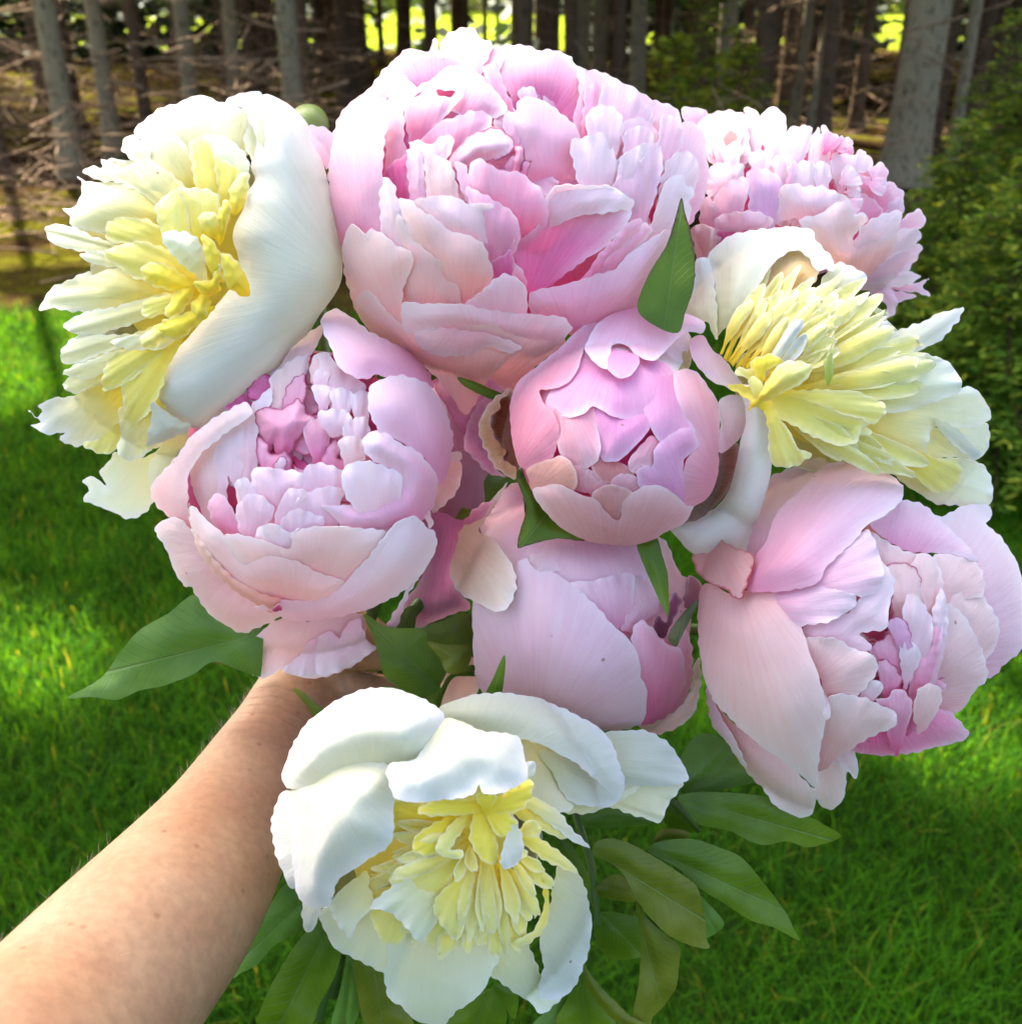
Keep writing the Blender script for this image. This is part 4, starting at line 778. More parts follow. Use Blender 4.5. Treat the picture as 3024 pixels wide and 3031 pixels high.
    # guard petal: the thick curled one in front
    petal(F, "1080,46 1150,62 1220,108 1275,170 1312,270 1342,330 1372,450 1402,580 1422,700 1432,800 1422,870 1392,930 1332,1010 1282,1090 1202,1162 1142,1252 1062,1322 1002,1392 930,1442 850,1492 780,1512 700,1472 630,1422 598,1400 598,1310 630,1240 680,1180 740,1130 800,1060 870,980 930,910 980,850 975,760 950,680 960,620 1000,540 1010,480 1050,420 1030,360 1050,260 1060,150", (1500,900), 0, WH, bulge=17, round_=True, dip=0, curl=0, ruf=.3, follow=.6, jag=.25, t0=.5, tri=700, pleat=0)
    petal(F, "596,1395 640,1430 720,1478 762,1500 742,1532 660,1562 600,1582 568,1592 590,1480", (800,1400), 10, WH, bulge=2, follow=.75, t0=.5)
    petal(F, "1263,192 1310,178 1360,193 1392,230 1382,290 1362,372 1340,340 1310,282 1280,242", (1330,420), 2, PP, bulge=1, follow=.7)
    petal(F, "1020,175 1045,190 1040,300 1010,330 1000,260", (1100,300), -14, GW)
    F.stem(GRIP+Vector((-.010, .006, 0)))

def build_white_right():
    F = Flower('peony', 'R6', (950, 760), 800, 740, .492, .060, 'white peony with yellow petals fanning to the right, at the right side', 'flower', 'white peonies in the bouquet',
               core=(.88, .78, .16), coredrop=.040, backs=GW, corek=.42, backk=.62)
    layers(F, [
     ("1550,1150 1700,1140 1772,1230 1777,1330 1742,1372 1600,1367 1500,1362 1400,1312 1330,1230 1450,1190", (1100,1000), GW), ("1640,960 1752,955 1757,1060 1702,1132 1600,1122 1500,1160 1450,1100 1550,990", (1100,920), GW),
     ("1170,450 1210,425 1250,440 1270,480 1330,500 1300,560 1200,560", (1000,700), WH),
     ("1262,470 1280,425 1340,430 1440,425 1475,400 1560,378 1628,357 1600,430 1520,520 1450,560 1400,600 1300,560", (1000,760), WH, dict(jag=2)),
    ], -26, -18)
    layers(F, [
     ("650,1330 720,1190 820,1080 910,1030 1000,1080 1075,1180 1040,1260 940,1300 800,1320", (860,1300), ((.80,.55,.20),(.86,.66,.36)), dict(crop='T', z=-20)),
     ("1160,1190 1190,1118 1300,1158 1392,1215 1340,1280 1230,1250", (1060,1350), WH, dict(crop='T', z=-18)),
     ("330,1080 400,1000 520,930 700,903 860,888 1032,905 1037,960 1102,1030 1162,1100 1172,1192 1120,1172 1060,1182 1000,1092 910,1040 830,1082 740,1162 690,1252 620,1372 540,1482 430,1582 385,1622 380,1490 370,1300 335,1150", (430,1700), WH, dict(crop='T', z=-4, bulge=6, curl=3, follow=.8)),
     ("175,1470 205,1370 235,1260 245,1120 320,1095 350,1150 375,1300 388,1460 390,1640 340,1560 310,1520 250,1540", (330,1750), WH, dict(crop='T', z=-2, follow=.8)),
    ], 0, 0)
    straps(F, [((440,640),(705,105),130), ((470,660),(835,165),130), ((500,660),(900,230),130), ((520,670),(1035,205),140), ((560,690),(1160,235),150), ((640,720),(1245,325),180), ((700,760),(1300,510),190),
               ((720,780),(1440,575),190), ((720,800),(1460,640),170), ((700,800),(1500,700),190)], -18, -6, col=YW, t0=.1)
    layers(F, [
     ("760,800 900,770 1100,690 1300,640 1420,600 1450,595 1560,645 1622,740 1600,792 1480,840 1250,900 1000,870", (600,820), (YW[0], GW[1]), dict(z=-10, ruf=2.6, dip=14, t0=.0)),
     ("1000,860 1250,880 1480,830 1632,765 1702,780 1757,870 1772,920 1702,962 1600,975 1480,970 1440,1090 1380,1200 1240,1160 1130,1050", (620,830), (YW[0], GW[1]), dict(z=-14, ruf=3, dip=14, t0=.1)),
     ("1550,985 1612,985 1680,1060 1712,1102 1690,1132 1620,1092 1560,1045", (1450,900), WH, dict(z=-11)),
     ("1370,1240 1450,1155 1530,1145 1592,1138 1622,1190 1602,1252 1540,1302 1470,1292", (1300,1050), YW, dict(z=-12, ruf=2.5)),
    ], 0, 0)
    straps(F, [((660,860),(1095,1135),130), ((640,850),(1260,1190),150), ((700,850),(1440,1190),170), ((640,840),(1150,1040),140)], -10, -4, col=YW, t0=.0)
    layers(F, [("640,832 760,795 900,828 1020,900 1130,928 1157,950 1110,975 1092,1045 1000,1062 880,1022 760,955", (560,800), (YL[1], YW[1]), dict(z=-2, bulge=-4)),
               ("760,800 900,780 1100,790 1240,870 1180,950 1150,940 1020,905 900,840", (560,800), YW, dict(z=-1)),
               ("655,905 700,930 760,1010 800,1080 857,1098 845,1125 790,1162 740,1170 657,1152 650,1000", (630,830), YW, dict(z=2, ruf=2))], 0, 0)
    straps(F, [((400,600),(560,320),90), ((420,620),(620,240),100), ((450,640),(660,330),110), ((480,650),(740,290),120), ((520,660),(820,290),120), ((540,670),(880,260),100), ((560,680),(930,330),120),
               ((560,690),(1040,340),150), ((600,700),(980,420),130), ((560,690),(740,410),90), ((620,720),(1000,540),130), ((640,740),(960,470),120)], -4, 4, col=(YL[0], YW[1]), t0=.05)
    straps(F, [((620,740),(840,440),110)], 6, 6, col=WH, t0=.3)
    layers(F, [
     ("470,690 500,665 560,670 580,705 540,720", (600,740), YW), ("545,640 580,615 650,600 690,610 720,640 640,660 600,700 570,690", (620,760), YL), ("540,740 560,710 600,730 630,780 620,830 560,790", (600,850), YW),
     ("600,760 640,720 700,650 760,630 850,650 860,690 800,750 700,790 640,800", (600,830), (YL[0], YW[1]), dict(bulge=4)),
     ("925,640 950,590 970,600 975,680 940,705", (940,740), ((.45,.55,.05),(.62,.66,.18))),
     ], 3, 8, dip=6, ruf=1.6)
    petal(F, "500,765 560,758 610,810 642,900 657,1050 652,1200 622,1320 592,1420 552,1560 491,1648 405,1626 256,1606 182,1532 138,1466 250,1430 370,1380 440,1290 480,1150 500,1040 525,960 525,870", (380,1380), 7, ((.92,.91,.82),(.92,.92,.86)), bulge=9, round_=True, dip=0, curl=1, ruf=.4, jag=.3, follow=.5, t0=.7, pleat=0)  # whiter than the other guard petals, brightened in colour against the bud's shadow
    F.stem(GRIP+Vector((.014, .006, 0)))

def build_white_bottom():
    F = Flower('peony', 'R8', (690, 600), 480, 520, .455, .060, 'white peony with a shaggy yellow heart, lowest in the bouquet', 'flower', 'white peonies in the bouquet',
               core=(.88, .78, .16), coredrop=.042, backs=WH, corek=.52, backk=.70)
    layers(F, [
     ("1200,470 1300,425 1420,420 1442,428 1402,482 1372,542 1330,532 1260,512", (1060,400), WI, dict(follow=.4, z=-20, tuck=.9)),
     ("1030,515 1110,480 1200,480 1290,420 1310,440 1230,490 1150,520 1090,525", (960,400), WI, dict(follow=.4, z=-19, tuck=.5)),
     ("940,290 1000,295 1075,340 1095,420 1115,495 1040,515 960,450 955,360", (1000,260), WI, dict(follow=.4, z=-16)),
     ("1215,290 1270,263 1330,263 1380,290 1432,350 1457,415 1410,430 1330,432 1262,445 1235,350", (1060,330), WH, dict(follow=.4, z=-14, curl=2, tuck=.9)),
     ("1078,348 1150,353 1210,370 1267,440 1252,470 1215,497 1150,492 1105,482 1090,420", (960,330), WH, dict(follow=.4, z=-12, tuck=.5)),
     ("355,810 430,750 500,820 550,890 560,990 480,962 400,922 368,870", (600,700), GW, dict(z=-20)),
     ("860,1020 900,970 960,890 1010,850 1015,1000 1050,1065 1100,1045 1022,1117 980,1082 900,1042", (760,700), GW, dict(z=-20)),
     ("530,870 560,830 600,860 700,880 800,890 890,930 865,1000 832,1060 760,1112 722,1150 650,1142 590,1092 560,1072 543,1000 557,940", (720,640), (WI[1], GW[1]), dict(z=-14, dip=3, ruf=2, bulge=-4)),
     ("1060,700 1080,645 1132,700 1162,800 1167,880 1142,980 1092,1062 1010,1067 1022,980 1012,880 1040,800", (760,560), WH, dict(z=-8, ruf=1.5)),
     ("500,800 560,770 600,830 600,900 540,900", (640,680), YW, dict(z=-10)),
    ], 0, 0)
    cr = 'B'
    straps(F, [((1180,620),(700,890),150), ((1150,560),(600,780),150), ((1150,560),(610,670),140), ((1180,640),(840,975),170), ((1200,660),(970,1062),160), ((1220,680),(1100,1030),140), ((1240,640),(1250,1060),170), ((1250,640),(1180,1000),150),
               ((1180,520),(740,600),150), ((1200,480),(780,420),140), ((1280,600),(1375,1050),110), ((1290,600),(1430,985),90), ((1300,600),(1460,880),90), ((1320,560),(1500,860),90), ((1340,560),(1575,715),80), ((1350,540),(1530,640),70)],
           -14, -4, col=YW, crop=cr, t0=.05)
    layers(F, [
     ("770,285 900,298 985,340 925,420 800,475 768,400", (1060,380), YL, dict(z=-8)),
     ("455,790 540,718 605,800 662,860 590,905 570,965 520,925 468,835", (700,640), GW, dict(z=-6, ruf=2)),
     ("850,620 950,560 1092,555 1062,680 990,785 870,762 755,685", (1120,520), YW, dict(z=-4)),
     ("662,822 680,790 750,718 860,730 962,840 985,905 920,988 880,962 785,855 720,830", (1050,640), GW, dict(z=-2, ruf=2.4)),
     ("975,800 1090,738 1152,800 1112,962 1060,952", (1160,640), YW, dict(z=-1, ruf=2)),
     ("1420,480 1500,450 1600,540 1690,640 1560,600 1480,540", (1300,420), YW, dict(z=-6)), ("1390,345 1470,330 1560,380 1640,475 1500,430", (1300,300), YW, dict(z=-8)),
     ("1455,262 1500,262 1600,330 1660,420 1752,522 1640,470 1540,380 1470,320", (1300,260), (YL[1], WH[1]), dict(z=-5)),
     ("1385,985 1470,930 1525,840 1515,740 1545,760 1550,860 1505,952 1420,1005", (1500,600), YW, dict(z=-3)),
    ], 0, 0, crop=cr)
    straps(F, [((1230,500),(1240,950),110), ((1220,480),(1130,990),120), ((1260,520),(1290,920),100), ((1290,540),(1390,900),80), ((1330,520),(1480,760),80), ((1180,500),(1090,690),70), ((1160,480),(1180,640),70), ((1200,450),(760,640),120), ((1180,430),(880,540),110), ((1380,460),(1510,420),90), ((1340,480),(1440,560),70)],
           -2, 4, col=(YL[0], YW[1]), crop=cr, t0=.1)
    layers(F, [
     ("872,500 920,430 992,365 1015,470 992,545 950,562 888,542", (1120,400), YL), ("1000,480 1060,368 1112,368 1112,430 1062,520 1125,530 1112,572 1000,552", (1150,400), YW),
     ("1150,400 1200,335 1245,420 1285,470 1295,562 1270,604 1200,562 1158,480", (1240,320), YL), ("1275,360 1340,335 1385,390 1362,455 1290,455", (1240,320), YL),
     ("1265,280 1350,238 1450,175 1466,260 1402,335 1330,355 1278,322", (1200,330), YL), ("900,335 940,298 1040,268 1185,255 1175,335 1100,362 990,362 908,352", (1220,320), YL),
     ("1308,580 1350,480 1390,428 1424,450 1424,540 1372,612 1318,622", (1350,380), WH), ("1190,265 1250,240 1290,260 1270,300 1215,300", (1240,330), YL),
    ], 3, 9, crop=cr, ruf=1.8, dip=8)
    layers(F, [
     ("296,790 340,775 358,800 332,862 310,872 300,840", (380,700), WH, dict(z=0)),
     ("208,540 220,488 250,448 305,435 290,520 288,620 300,700 272,742 240,692 213,610", (420,560), WH, dict(z=0)),
     ("960,365 985,358 1000,375 990,400 965,400", (940,420), WH, dict(z=5)),
     ("268,440 330,405 400,370 480,360 565,375 578,440 572,510 567,600 500,652 440,692 402,722 380,792 330,797 290,772 275,702 266,600", (330,330), WH, dict(z=8, bulge=14, dip=4, tri=260, t0=.35)),
     ("700,208 780,168 880,153 1000,168 1080,200 1160,240 1212,280 1242,340 1267,430 1250,467 1200,432 1130,372 1080,342 1000,302 940,290 840,285 740,250", (760,420), WH, dict(z=2, follow=.5, curl=3, t0=.3)),
     ("238,400 258,340 300,260 370,198 440,158 520,138 600,148 680,183 722,215 710,280 660,370 600,385 500,372 400,392 320,437 270,442 243,427", (520,560), WH, dict(z=10, bulge=12, tri=260, t0=.35)),
     ("555,375 640,350 690,270 735,228 840,268 942,282 962,330 972,410 902,452 842,457 830,425 810,462 700,477 620,482 575,465", (700,120), WH, dict(z=15, bulge=4, t0=.35, curl=2)),
    ], 0, 0)
    F.stem(GRIP+Vector((0, -.012, 0)))
    lf = dict(mat='leaf', name='leaf', jag=.4, kruf=4, ruf=1.2, tri=200)
    def leaf(crop, pts, base, col, d, **k):
        kk = dict(lf); kk.update(dict(bulge=2, fold=3.5, curl=0, dip=-10, depth=d)); kk.update(k)
        petal(F, pts, base, 0, col, crop=crop, **kk)
    leaf('L', "800,570 790,400 830,310 900,238 980,240 1100,300 1250,380 1300,490 1150,530 1000,560 900,577", (760,620), LB, .53)
    leaf('L', "230,700 400,640 620,700 640,740 560,762 260,772", (150,720), LB, .54, fold=1)
    leaf('L', "690,700 780,600 860,680 900,760 890,800 760,780", (720,620), LF, .54, fold=1)
    leaf('L', "640,860 680,790 770,778 842,800 835,838 720,838", (600,880), LY, .535, fold=0)
    leaf('L', "780,592 900,570 1100,573 1300,600 1500,690 1620,758 1712,818 1620,862 1520,884 1400,850 1280,872 1200,852 1080,792 900,752 840,682", (700,570), LF, .515)
    leaf('L', "610,908 640,862 760,838 880,838 1000,878 1140,938 1240,1048 1320,1150 1400,1260 1442,1350 1477,1418 1330,1342 1200,1302 1060,1212 900,1112 780,1002", (540,850), LF, .510)
    leaf('L', "890,1150 980,1230 1045,1320 985,1382 930,1395 900,1290", (820,1080), LB, .535, fold=1)
    leaf('L', "330,1260 560,1290 640,1400 600,1500 400,1520 310,1400", (280,1200), LF, .55, fold=1)
    leaf('L', "315,1110 430,1038 540,1110 560,1190 430,1187 335,1162", (260,1080), LY, .54, fold=1)
    leaf('L', "298,930 310,860 400,833 520,868 680,958 820,1050 892,1110 922,1220 942,1320 942,1400 962,1462 850,1442 740,1392 620,1282 540,1172 480,1052 400,972", (220,860), LY, .495)
    leaf('L', "540,1190 600,1280 720,1390 792,1450 787,1570 772,1680 700,1792 640,1852 620,1910 520,1910 560,1650 572,1400", (500,1080), LY, .505)
    leaf('L', "240,1540 292,1620 350,1690 420,1760 500,1840 600,1900 450,1890 350,1800 280,1700", (200,1450), LY, .50, fold=1)
    leaf('L', "100,1900 150,1750 240,1600 330,1760 420,1900", (200,1500), LF, .52)
    leaf('B', "-20,1165 20,1050 80,900 180,780 250,700 360,760 380,900 260,962 180,1012 100,1102 20,1142", (420,700), LB, .500)
    leaf('B', "118,1400 140,1270 200,1150 280,1020 380,900 470,880 520,1000 490,1150 410,1300 350,1420", (520,780), LF, .488)
    leaf('B', "470,1420 510,1240 560,1080 620,1250 570,1420", (600,900), LB, .52)
    leaf('B', "585,1060 700,1100 770,1270 855,1340 870,1420 660,1420 600,1240", (640,900), LY, .515, fold=1)
    leaf('B', "1040,1420 1150,1290 1300,1220 1320,1420", (1300,1100), LF, .52)
    leaf('B', "1270,1200 1390,1230 1380,1370 1330,1300", (1300,1080), LF, .50, fold=1)
    leaf('B', "1460,1420 1600,1270 1720,1140 1760,1300 1680,1420", (1760,1000), LB, .53)
    leaf('B', "1560,420 1640,480 1740,640 1790,860 1740,760 1640,640", (1500,340), LF, .535, fold=1)
    tube('stem', [U(1980, 2360, .53), U(2020, 2400, .53), U(2068, 2462, .53)], [.0012, .0011, .001], MAT['stem'], F.root)
    tube('stem', [U(1700, 2400, .54), U(1750, 2560, .54), U(1770, 2740, .53)], [.002, .002, .0018], MAT['stem'], F.root)

def build_green_bud():
    root = empty('peony_bud', U(900, 345, .60)); tag(root, 'small round green peony bud peeping out behind the upper left white peony', 'flower bud')
    vs, fs = [], []; nu, nv = 20, 14
    for j in range(nv+1):
        th = math.pi*j/nv
        for i in range(nu):
            ph = 2*math.pi*i/nu
            vs.append(U(912+62*math.sin(th)*math.cos(ph), 372+66*math.sin(th)*math.sin(ph), .59-.012*math.cos(th)))
    for j in range(nv):
        for i in range(nu): fs.append((j*nu+i, j*nu+(i+1) % nu, (j+1)*nu+(i+1) % nu, (j+1)*nu+i))
    o = mesh_obj('bud_ball', vs, fs, MAT['leaf'], root); pigment(o.data, np.tile((.28, .34, .06), (len(vs), 1)))
    tube('stem', [U(912, 372, .60), U(920, 560, .64), GRIP+Vector((-.004, .014, .05)), GRIP+Vector((-.004, .014, 0))], [.003]*4, MAT['stem'], root)

# ================================================================ the arm that holds the flowers
def build_arm():
    root = empty('person', U(300, 2700, .40)); tag(root, 'bare forearm of a person reaching in from the lower left to hold the bouquet', 'person')
    skin = MAT['skin']
    # rings along the arm: centre (crop A), half width (crop A px), depth, thickness ratio
    ctrl = [((-120,2460), 600, .315, .86), ((60,2230), 545, .335, .86), ((245,2015), 480, .360, .86), ((520,1690), 425, .395, .86), ((760,1400), 372, .430, .85), ((960,1110), 300, .470, .82), ((1110,850), 246, .505, .78), ((1215,690), 226, .528, .76), ((1310,560), 235, .548, .72), ((1430,430), 270, .568, .62), ((1530,330), 275, .580, .55), ((1600,260), 230, .588, .5), ((1640,215), 90, .592, .5)]
    C = [U(*(src('A', [c])[0]), d) for c, hw, d, k in ctrl]
    Wd = [hw*.68871*d/FOC for c, hw, d, k in ctrl]; K = [k for *_, k in ctrl]
    def cr(a, t):
        i = min(int(t), len(a)-2); f = t-i; p0, p1, p2, p3 = a[max(i-1, 0)], a[i], a[i+1], a[min(i+2, len(a)-1)]
        return .5*((2*p1)+(p2-p0)*f+(2*p0-5*p1+4*p2-p3)*f*f+(3*p1-p0-3*p2+p3)*f**3)
    vs, fs = [], []; nr, ns = 70, 40; view = CM.to_3x3() @ Vector((0, 0, 1))
    for j in range(nr+1):
        t = (len(ctrl)-1)*j/nr; c = cr(C, t); a = cr(C, min(t+.05, len(ctrl)-1))-cr(C, max(t-.05, 0)); a.normalize()
        w_ = cr(Wd, t); k = cr(K, t); e1 = (c-Vector((0, 0, CAMZ))).cross(a).normalized(); e2 = a.cross(e1).normalized()
        for i in range(ns):
            an = 2*math.pi*i/ns
            m = 1+.02*math.sin(2*an+j*.1)
            vs.append(c+(e1*math.cos(an)*m+e2*math.sin(an)*k)*w_)
    for j in range(nr):
        for i in range(ns): fs.append((j*ns+i, j*ns+(i+1) % ns, (j+1)*ns+(i+1) % ns, (j+1)*ns+i))
    fs.append(tuple(range(ns))[::-1]); fs.append(tuple(nr*ns+i for i in range(ns)))
    V, Fc = list(vs), list(fs)
    # fingers closed round the stems
    ax = Vector((.25, .1, 1)).normalized(); right = (CM.to_3x3() @ Vector((1, 0, 0))); fwd = ax.cross(right).normalized(); right = fwd.cross(ax).normalized()
    for f, (up, rad, L) in enumerate([(.030, .0085, 1.0), (.010, .009, 1.08), (-.010, .0085, 1.0), (-.029, .0075, .86)]):
        pts = []
        for q in range(11):
            an = R(-150+q*26*L); pts.append(GRIP+ax*up+right*math.cos(an)*.027+fwd*math.sin(an)*.024-right*.002)
        v2, f2 = tube(None, pts, [rad*(1.05-.03*q+.06*(q in (3, 6))) for q in range(11)], None, n=10)
        o = len(V); V += v2; Fc += [tuple(o+i for i in ff) for ff in f2]
    pts = [GRIP+ax*.035-right*.03+fwd*-.01, GRIP+ax*.05-right*.015-fwd*.024, GRIP+ax*.055+right*.008-fwd*.027, GRIP+ax*.05+right*.022-fwd*.022]
    v2, f2 = tube(None, pts, [.013, .012, .0105, .008], None, n=10); o = len(V); V += v2; Fc += [tuple(o+i for i in ff) for ff in f2]
    ob = mesh_obj('body', V, Fc, skin, root)
    m = ob.modifiers.new('one_skin', 'REMESH'); m.mode = 'VOXEL'; m.voxel_size = .0022; m.use_smooth_shade = True
    m = ob.modifiers.new('soften', 'SMOOTH'); m.iterations = 6; m.factor = .5
    # fine hairs along the outer edge
    hv, hf = [], []
    for q in range(260):
        t = random.uniform(1.5, 7.6); c = cr(C, t); a = cr(C, min(t+.05, 12))-cr(C, max(t-.05, 0)); a.normalize()
        e1 = (c-Vector((0, 0, CAMZ))).cross(a).normalized(); e2 = a.cross(e1).normalized(); w_ = cr(Wd, t); k = cr(K, t)
        s = -1 if (e1 @ (CM.to_3x3() @ Vector((-1, 0, 0)))) < 0 else 1
        an = random.gauss(0, .45) + (0 if s > 0 else math.pi); n_ = (e1*math.cos(an)+e2*math.sin(an)*k)
        p = c+n_*w_*.985; L = random.uniform(.003, .0075); d = (n_.normalized()*.55+a*random.uniform(.5, 1.1)+Vector((random.gauss(0, .3), random.gauss(0, .3), random.gauss(0, .3)))).normalized()
        sd_ = d.cross(view).normalized()*.00004; o = len(hv)
        mid = p+d*L*.5+a*L*.05
        hv += [p-sd_, p+sd_, mid-sd_*.7, mid+sd_*.7, p+d*L+a*L*.2]; hf += [(o, o+1, o+3, o+2), (o+2, o+3, o+4)]
    hh = mesh_obj('arm_hair', hv, hf, MAT['hair'], root); hh['kind'] = 'stuff'

def skin_mat():
    m, nt, N, Lk = new_mat('skin')
    out = N('ShaderNodeOutputMaterial'); pb = N('ShaderNodeBsdfPrincipled'); tc = N('ShaderNodeTexCoord')
    n = N('ShaderNodeTexNoise'); n.inputs['Scale'].default_value = 35; n.inputs['Detail'].default_value = 5; Lk(tc.outputs['Object'], n.inputs[0])
    cr = N('ShaderNodeValToRGB'); e = cr.color_ramp.elements; e[0].position = .38; e[0].color = (.35, .185, .095, 1); e[1].position = .7; e[1].color = (.41, .25, .135, 1)
    Lk(n.outputs[0], cr.inputs[0])
    v = N('ShaderNodeTexVoronoi'); v.inputs['Scale'].default_value = 70; Lk(tc.outputs['Object'], v.inputs['Vector'])
    fr = N('ShaderNodeValToRGB'); e = fr.color_ramp.elements; e[0].position = .05; e[0].color = (.55, .38, .3, 1); e[1].position = .12; e[1].color = (1, 1, 1, 1)
    Lk(v.outputs['Distance'], fr.inputs[0])
    n4 = N('ShaderNodeTexNoise'); n4.inputs['Scale'].default_value = 260; n4.inputs['Detail'].default_value = 4; Lk(tc.outputs['Object'], n4.inputs[0])
    f2 = N('ShaderNodeMapRange'); f2.inputs[1].default_value = .3; f2.inputs[2].default_value = .7; f2.inputs[3].default_value = .86; f2.inputs[4].default_value = 1.1; Lk(n4.outputs[0], f2.inputs[0])
    mu = N('ShaderNodeMixRGB'); mu.blend_type = 'MULTIPLY'; mu.inputs[0].default_value = .6; Lk(cr.outputs[0], mu.inputs[1]); Lk(fr.outputs[0], mu.inputs[2])
    m2 = N('ShaderNodeMixRGB'); m2.blend_type = 'MULTIPLY'; m2.inputs[0].default_value = 1; Lk(mu.outputs[0], m2.inputs[1]); Lk(f2.outputs[0], m2.inputs[2])
    Lk(m2.outputs[0], pb.inputs['Base Color']); pb.inputs['Roughness'].default_value = .5; pb.inputs['Specular IOR Level'].default_value = .35
    pb.inputs['Subsurface Weight'].default_value = .15; pb.inputs['Subsurface Radius'].default_value = (1, .35, .2); pb.inputs['Subsurface Scale'].default_value = .003
    n3 = N('ShaderNodeTexNoise'); n3.inputs['Scale'].default_value = 420; n3.inputs['Detail'].default_value = 5; Lk(tc.outputs['Object'], n3.inputs[0])
    b = N('ShaderNodeBump'); b.inputs['Strength'].default_value = .35; b.inputs['Distance'].default_value = .0006; 
    # creases across the wrist
    c0 = U(*src('A', [(1120, 690)])[0], .528); ax = (U(*src('A', [(1290, 540)])[0], .545)-U(*src('A', [(960, 1110)])[0], .470)).normalized()
    sub = N('ShaderNodeVectorMath'); sub.operation = 'SUBTRACT'; Lk(tc.outputs['Object'], sub.inputs[0]); sub.inputs[1].default_value = c0
    dt = N('ShaderNodeVectorMath'); dt.operation = 'DOT_PRODUCT'; Lk(sub.outputs[0], dt.inputs[0]); dt.inputs[1].default_value = ax
    nn = N('ShaderNodeTexNoise'); nn.inputs['Scale'].default_value = 22; nn.inputs['Detail'].default_value = 4; Lk(tc.outputs['Object'], nn.inputs[0])
    q = N('ShaderNodeMath'); q.operation = 'MULTIPLY_ADD'; q.inputs[1].default_value = .016; Lk(nn.outputs[0], q.inputs[0]); Lk(dt.outputs['Value'], q.inputs[2])
    pp = N('ShaderNodeMath'); pp.operation = 'PINGPONG'; pp.inputs[1].default_value = .0035; Lk(q.outputs[0], pp.inputs[0])
    ln = N('ShaderNodeMapRange'); ln.inputs[1].default_value = 0; ln.inputs[2].default_value = .0007; ln.inputs[3].default_value = 1; ln.inputs[4].default_value = 0; Lk(pp.outputs[0], ln.inputs[0])
    ab = N('ShaderNodeMath'); ab.operation = 'ABSOLUTE'; Lk(dt.outputs['Value'], ab.inputs[0])
    wn = N('ShaderNodeMapRange'); wn.inputs[1].default_value = .004; wn.inputs[2].default_value = .020; wn.inputs[3].default_value = 12; wn.inputs[4].default_value = 0; Lk(ab.outputs[0], wn.inputs[0])
    mm_ = N('ShaderNodeMath'); mm_.operation = 'MULTIPLY'; Lk(ln.outputs[0], mm_.inputs[0]); Lk(wn.outputs[0], mm_.inputs[1])
    hs = N('ShaderNodeMath'); hs.operation = 'SUBTRACT'; Lk(n3.outputs[0], hs.inputs[0]); Lk(mm_.outputs[0], hs.inputs[1])
    Lk(hs.outputs[0], b.inputs['Height']); Lk(b.outputs[0], pb.inputs['Normal'])
    Lk(pb.outputs[0], out.inputs[0]); return m
MAT['skin'] = skin_mat()
MAT['hair'] = simple('arm_hair', (.45, .30, .16), (.60, .45, .28), 50, .5)
# ================================================================ ground, grass, wood
def hgt(x, y):
    return 0.05*math.sin(x*.7+1)*math.sin(y*.5)*min(1, max(0, (y-4)/6)) + .012*max(0, y-12)*.0
def gray(px, py):                   # where the view ray through a 1928-pixel position meets the ground
    d = U(px*3024/1928, py*3024/1928, 1.0)-Vector((0, 0, CAMZ)); k = -CAMZ/d.z
    return d.x*k, d.y*k
def grid_sheet(name, x0, x1, y0, y1, nx, ny, mat, dz=0, f=None):
    vs = []
    for j in range(ny+1):
        for i in range(nx+1):
            x = x0+(x1-x0)*i/nx; y = y0+(y1-y0)*j/ny
            vs.append((x, y, hgt(x, y)+dz+(f(x, y) if f else 0)))
    fs = [(j*(nx+1)+i, j*(nx+1)+i+1, (j+1)*(nx+1)+i+1, (j+1)*(nx+1)+i) for j in range(ny) for i in range(nx)]
    o = mesh_obj(name, vs, fs, mat); o['kind'] = 'structure'; return o

def edge_y(x): return 5.95 + .25*math.sin(x*.9) + .12*math.sin(x*2.7+1) - .25*max(0, x-1)   # where the lawn gives way to the forest floor

def floor_mat():
    m, nt, N, Lk = new_mat('forest_floor')
    out = N('ShaderNodeOutputMaterial'); pb = N('ShaderNodeBsdfPrincipled'); tc = N('ShaderNodeTexCoord')
    a = N('ShaderNodeTexNoise'); a.inputs['Scale'].default_value = .9; a.inputs['Detail'].default_value = 7; a.inputs['Roughness'].default_value = .65; Lk(tc.outputs['Object'], a.inputs[0])
    cr = N('ShaderNodeValToRGB'); e = cr.color_ramp.elements; e[0].position = .36; e[0].color = (.018, .010, .004, 1); e[1].position = .60; e[1].color = (.075, .070, .006, 1)
    e2 = cr.color_ramp.elements.new(.48); e2.color = (.036, .021, .008, 1)
    Lk(a.outputs[0], cr.inputs[0])
    b = N('ShaderNodeTexNoise'); b.inputs['Scale'].default_value = 30; b.inputs['Detail'].default_value = 6; Lk(tc.outputs['Object'], b.inputs[0])
    mr = N('ShaderNodeMapRange'); mr.inputs[1].default_value = .3; mr.inputs[2].default_value = .7; mr.inputs[3].default_value = .55; mr.inputs[4].default_value = 1.4; Lk(b.outputs[0], mr.inputs[0])
    mu = N('ShaderNodeMixRGB'); mu.blend_type = 'MULTIPLY'; mu.inputs[0].default_value = 1; Lk(cr.outputs[0], mu.inputs[1]); Lk(mr.outputs[0], mu.inputs[2])
    Lk(mu.outputs[0], pb.inputs['Base Color']); pb.inputs['Roughness'].default_value = .95; pb.inputs['Specular IOR Level'].default_value = 0
    bm_ = N('ShaderNodeBump'); bm_.inputs['Strength'].default_value = .8; bm_.inputs['Distance'].default_value = .04; Lk(b.outputs[0], bm_.inputs['Height']); Lk(bm_.outputs[0], pb.inputs['Normal'])
    Lk(pb.outputs[0], out.inputs[0]); return m

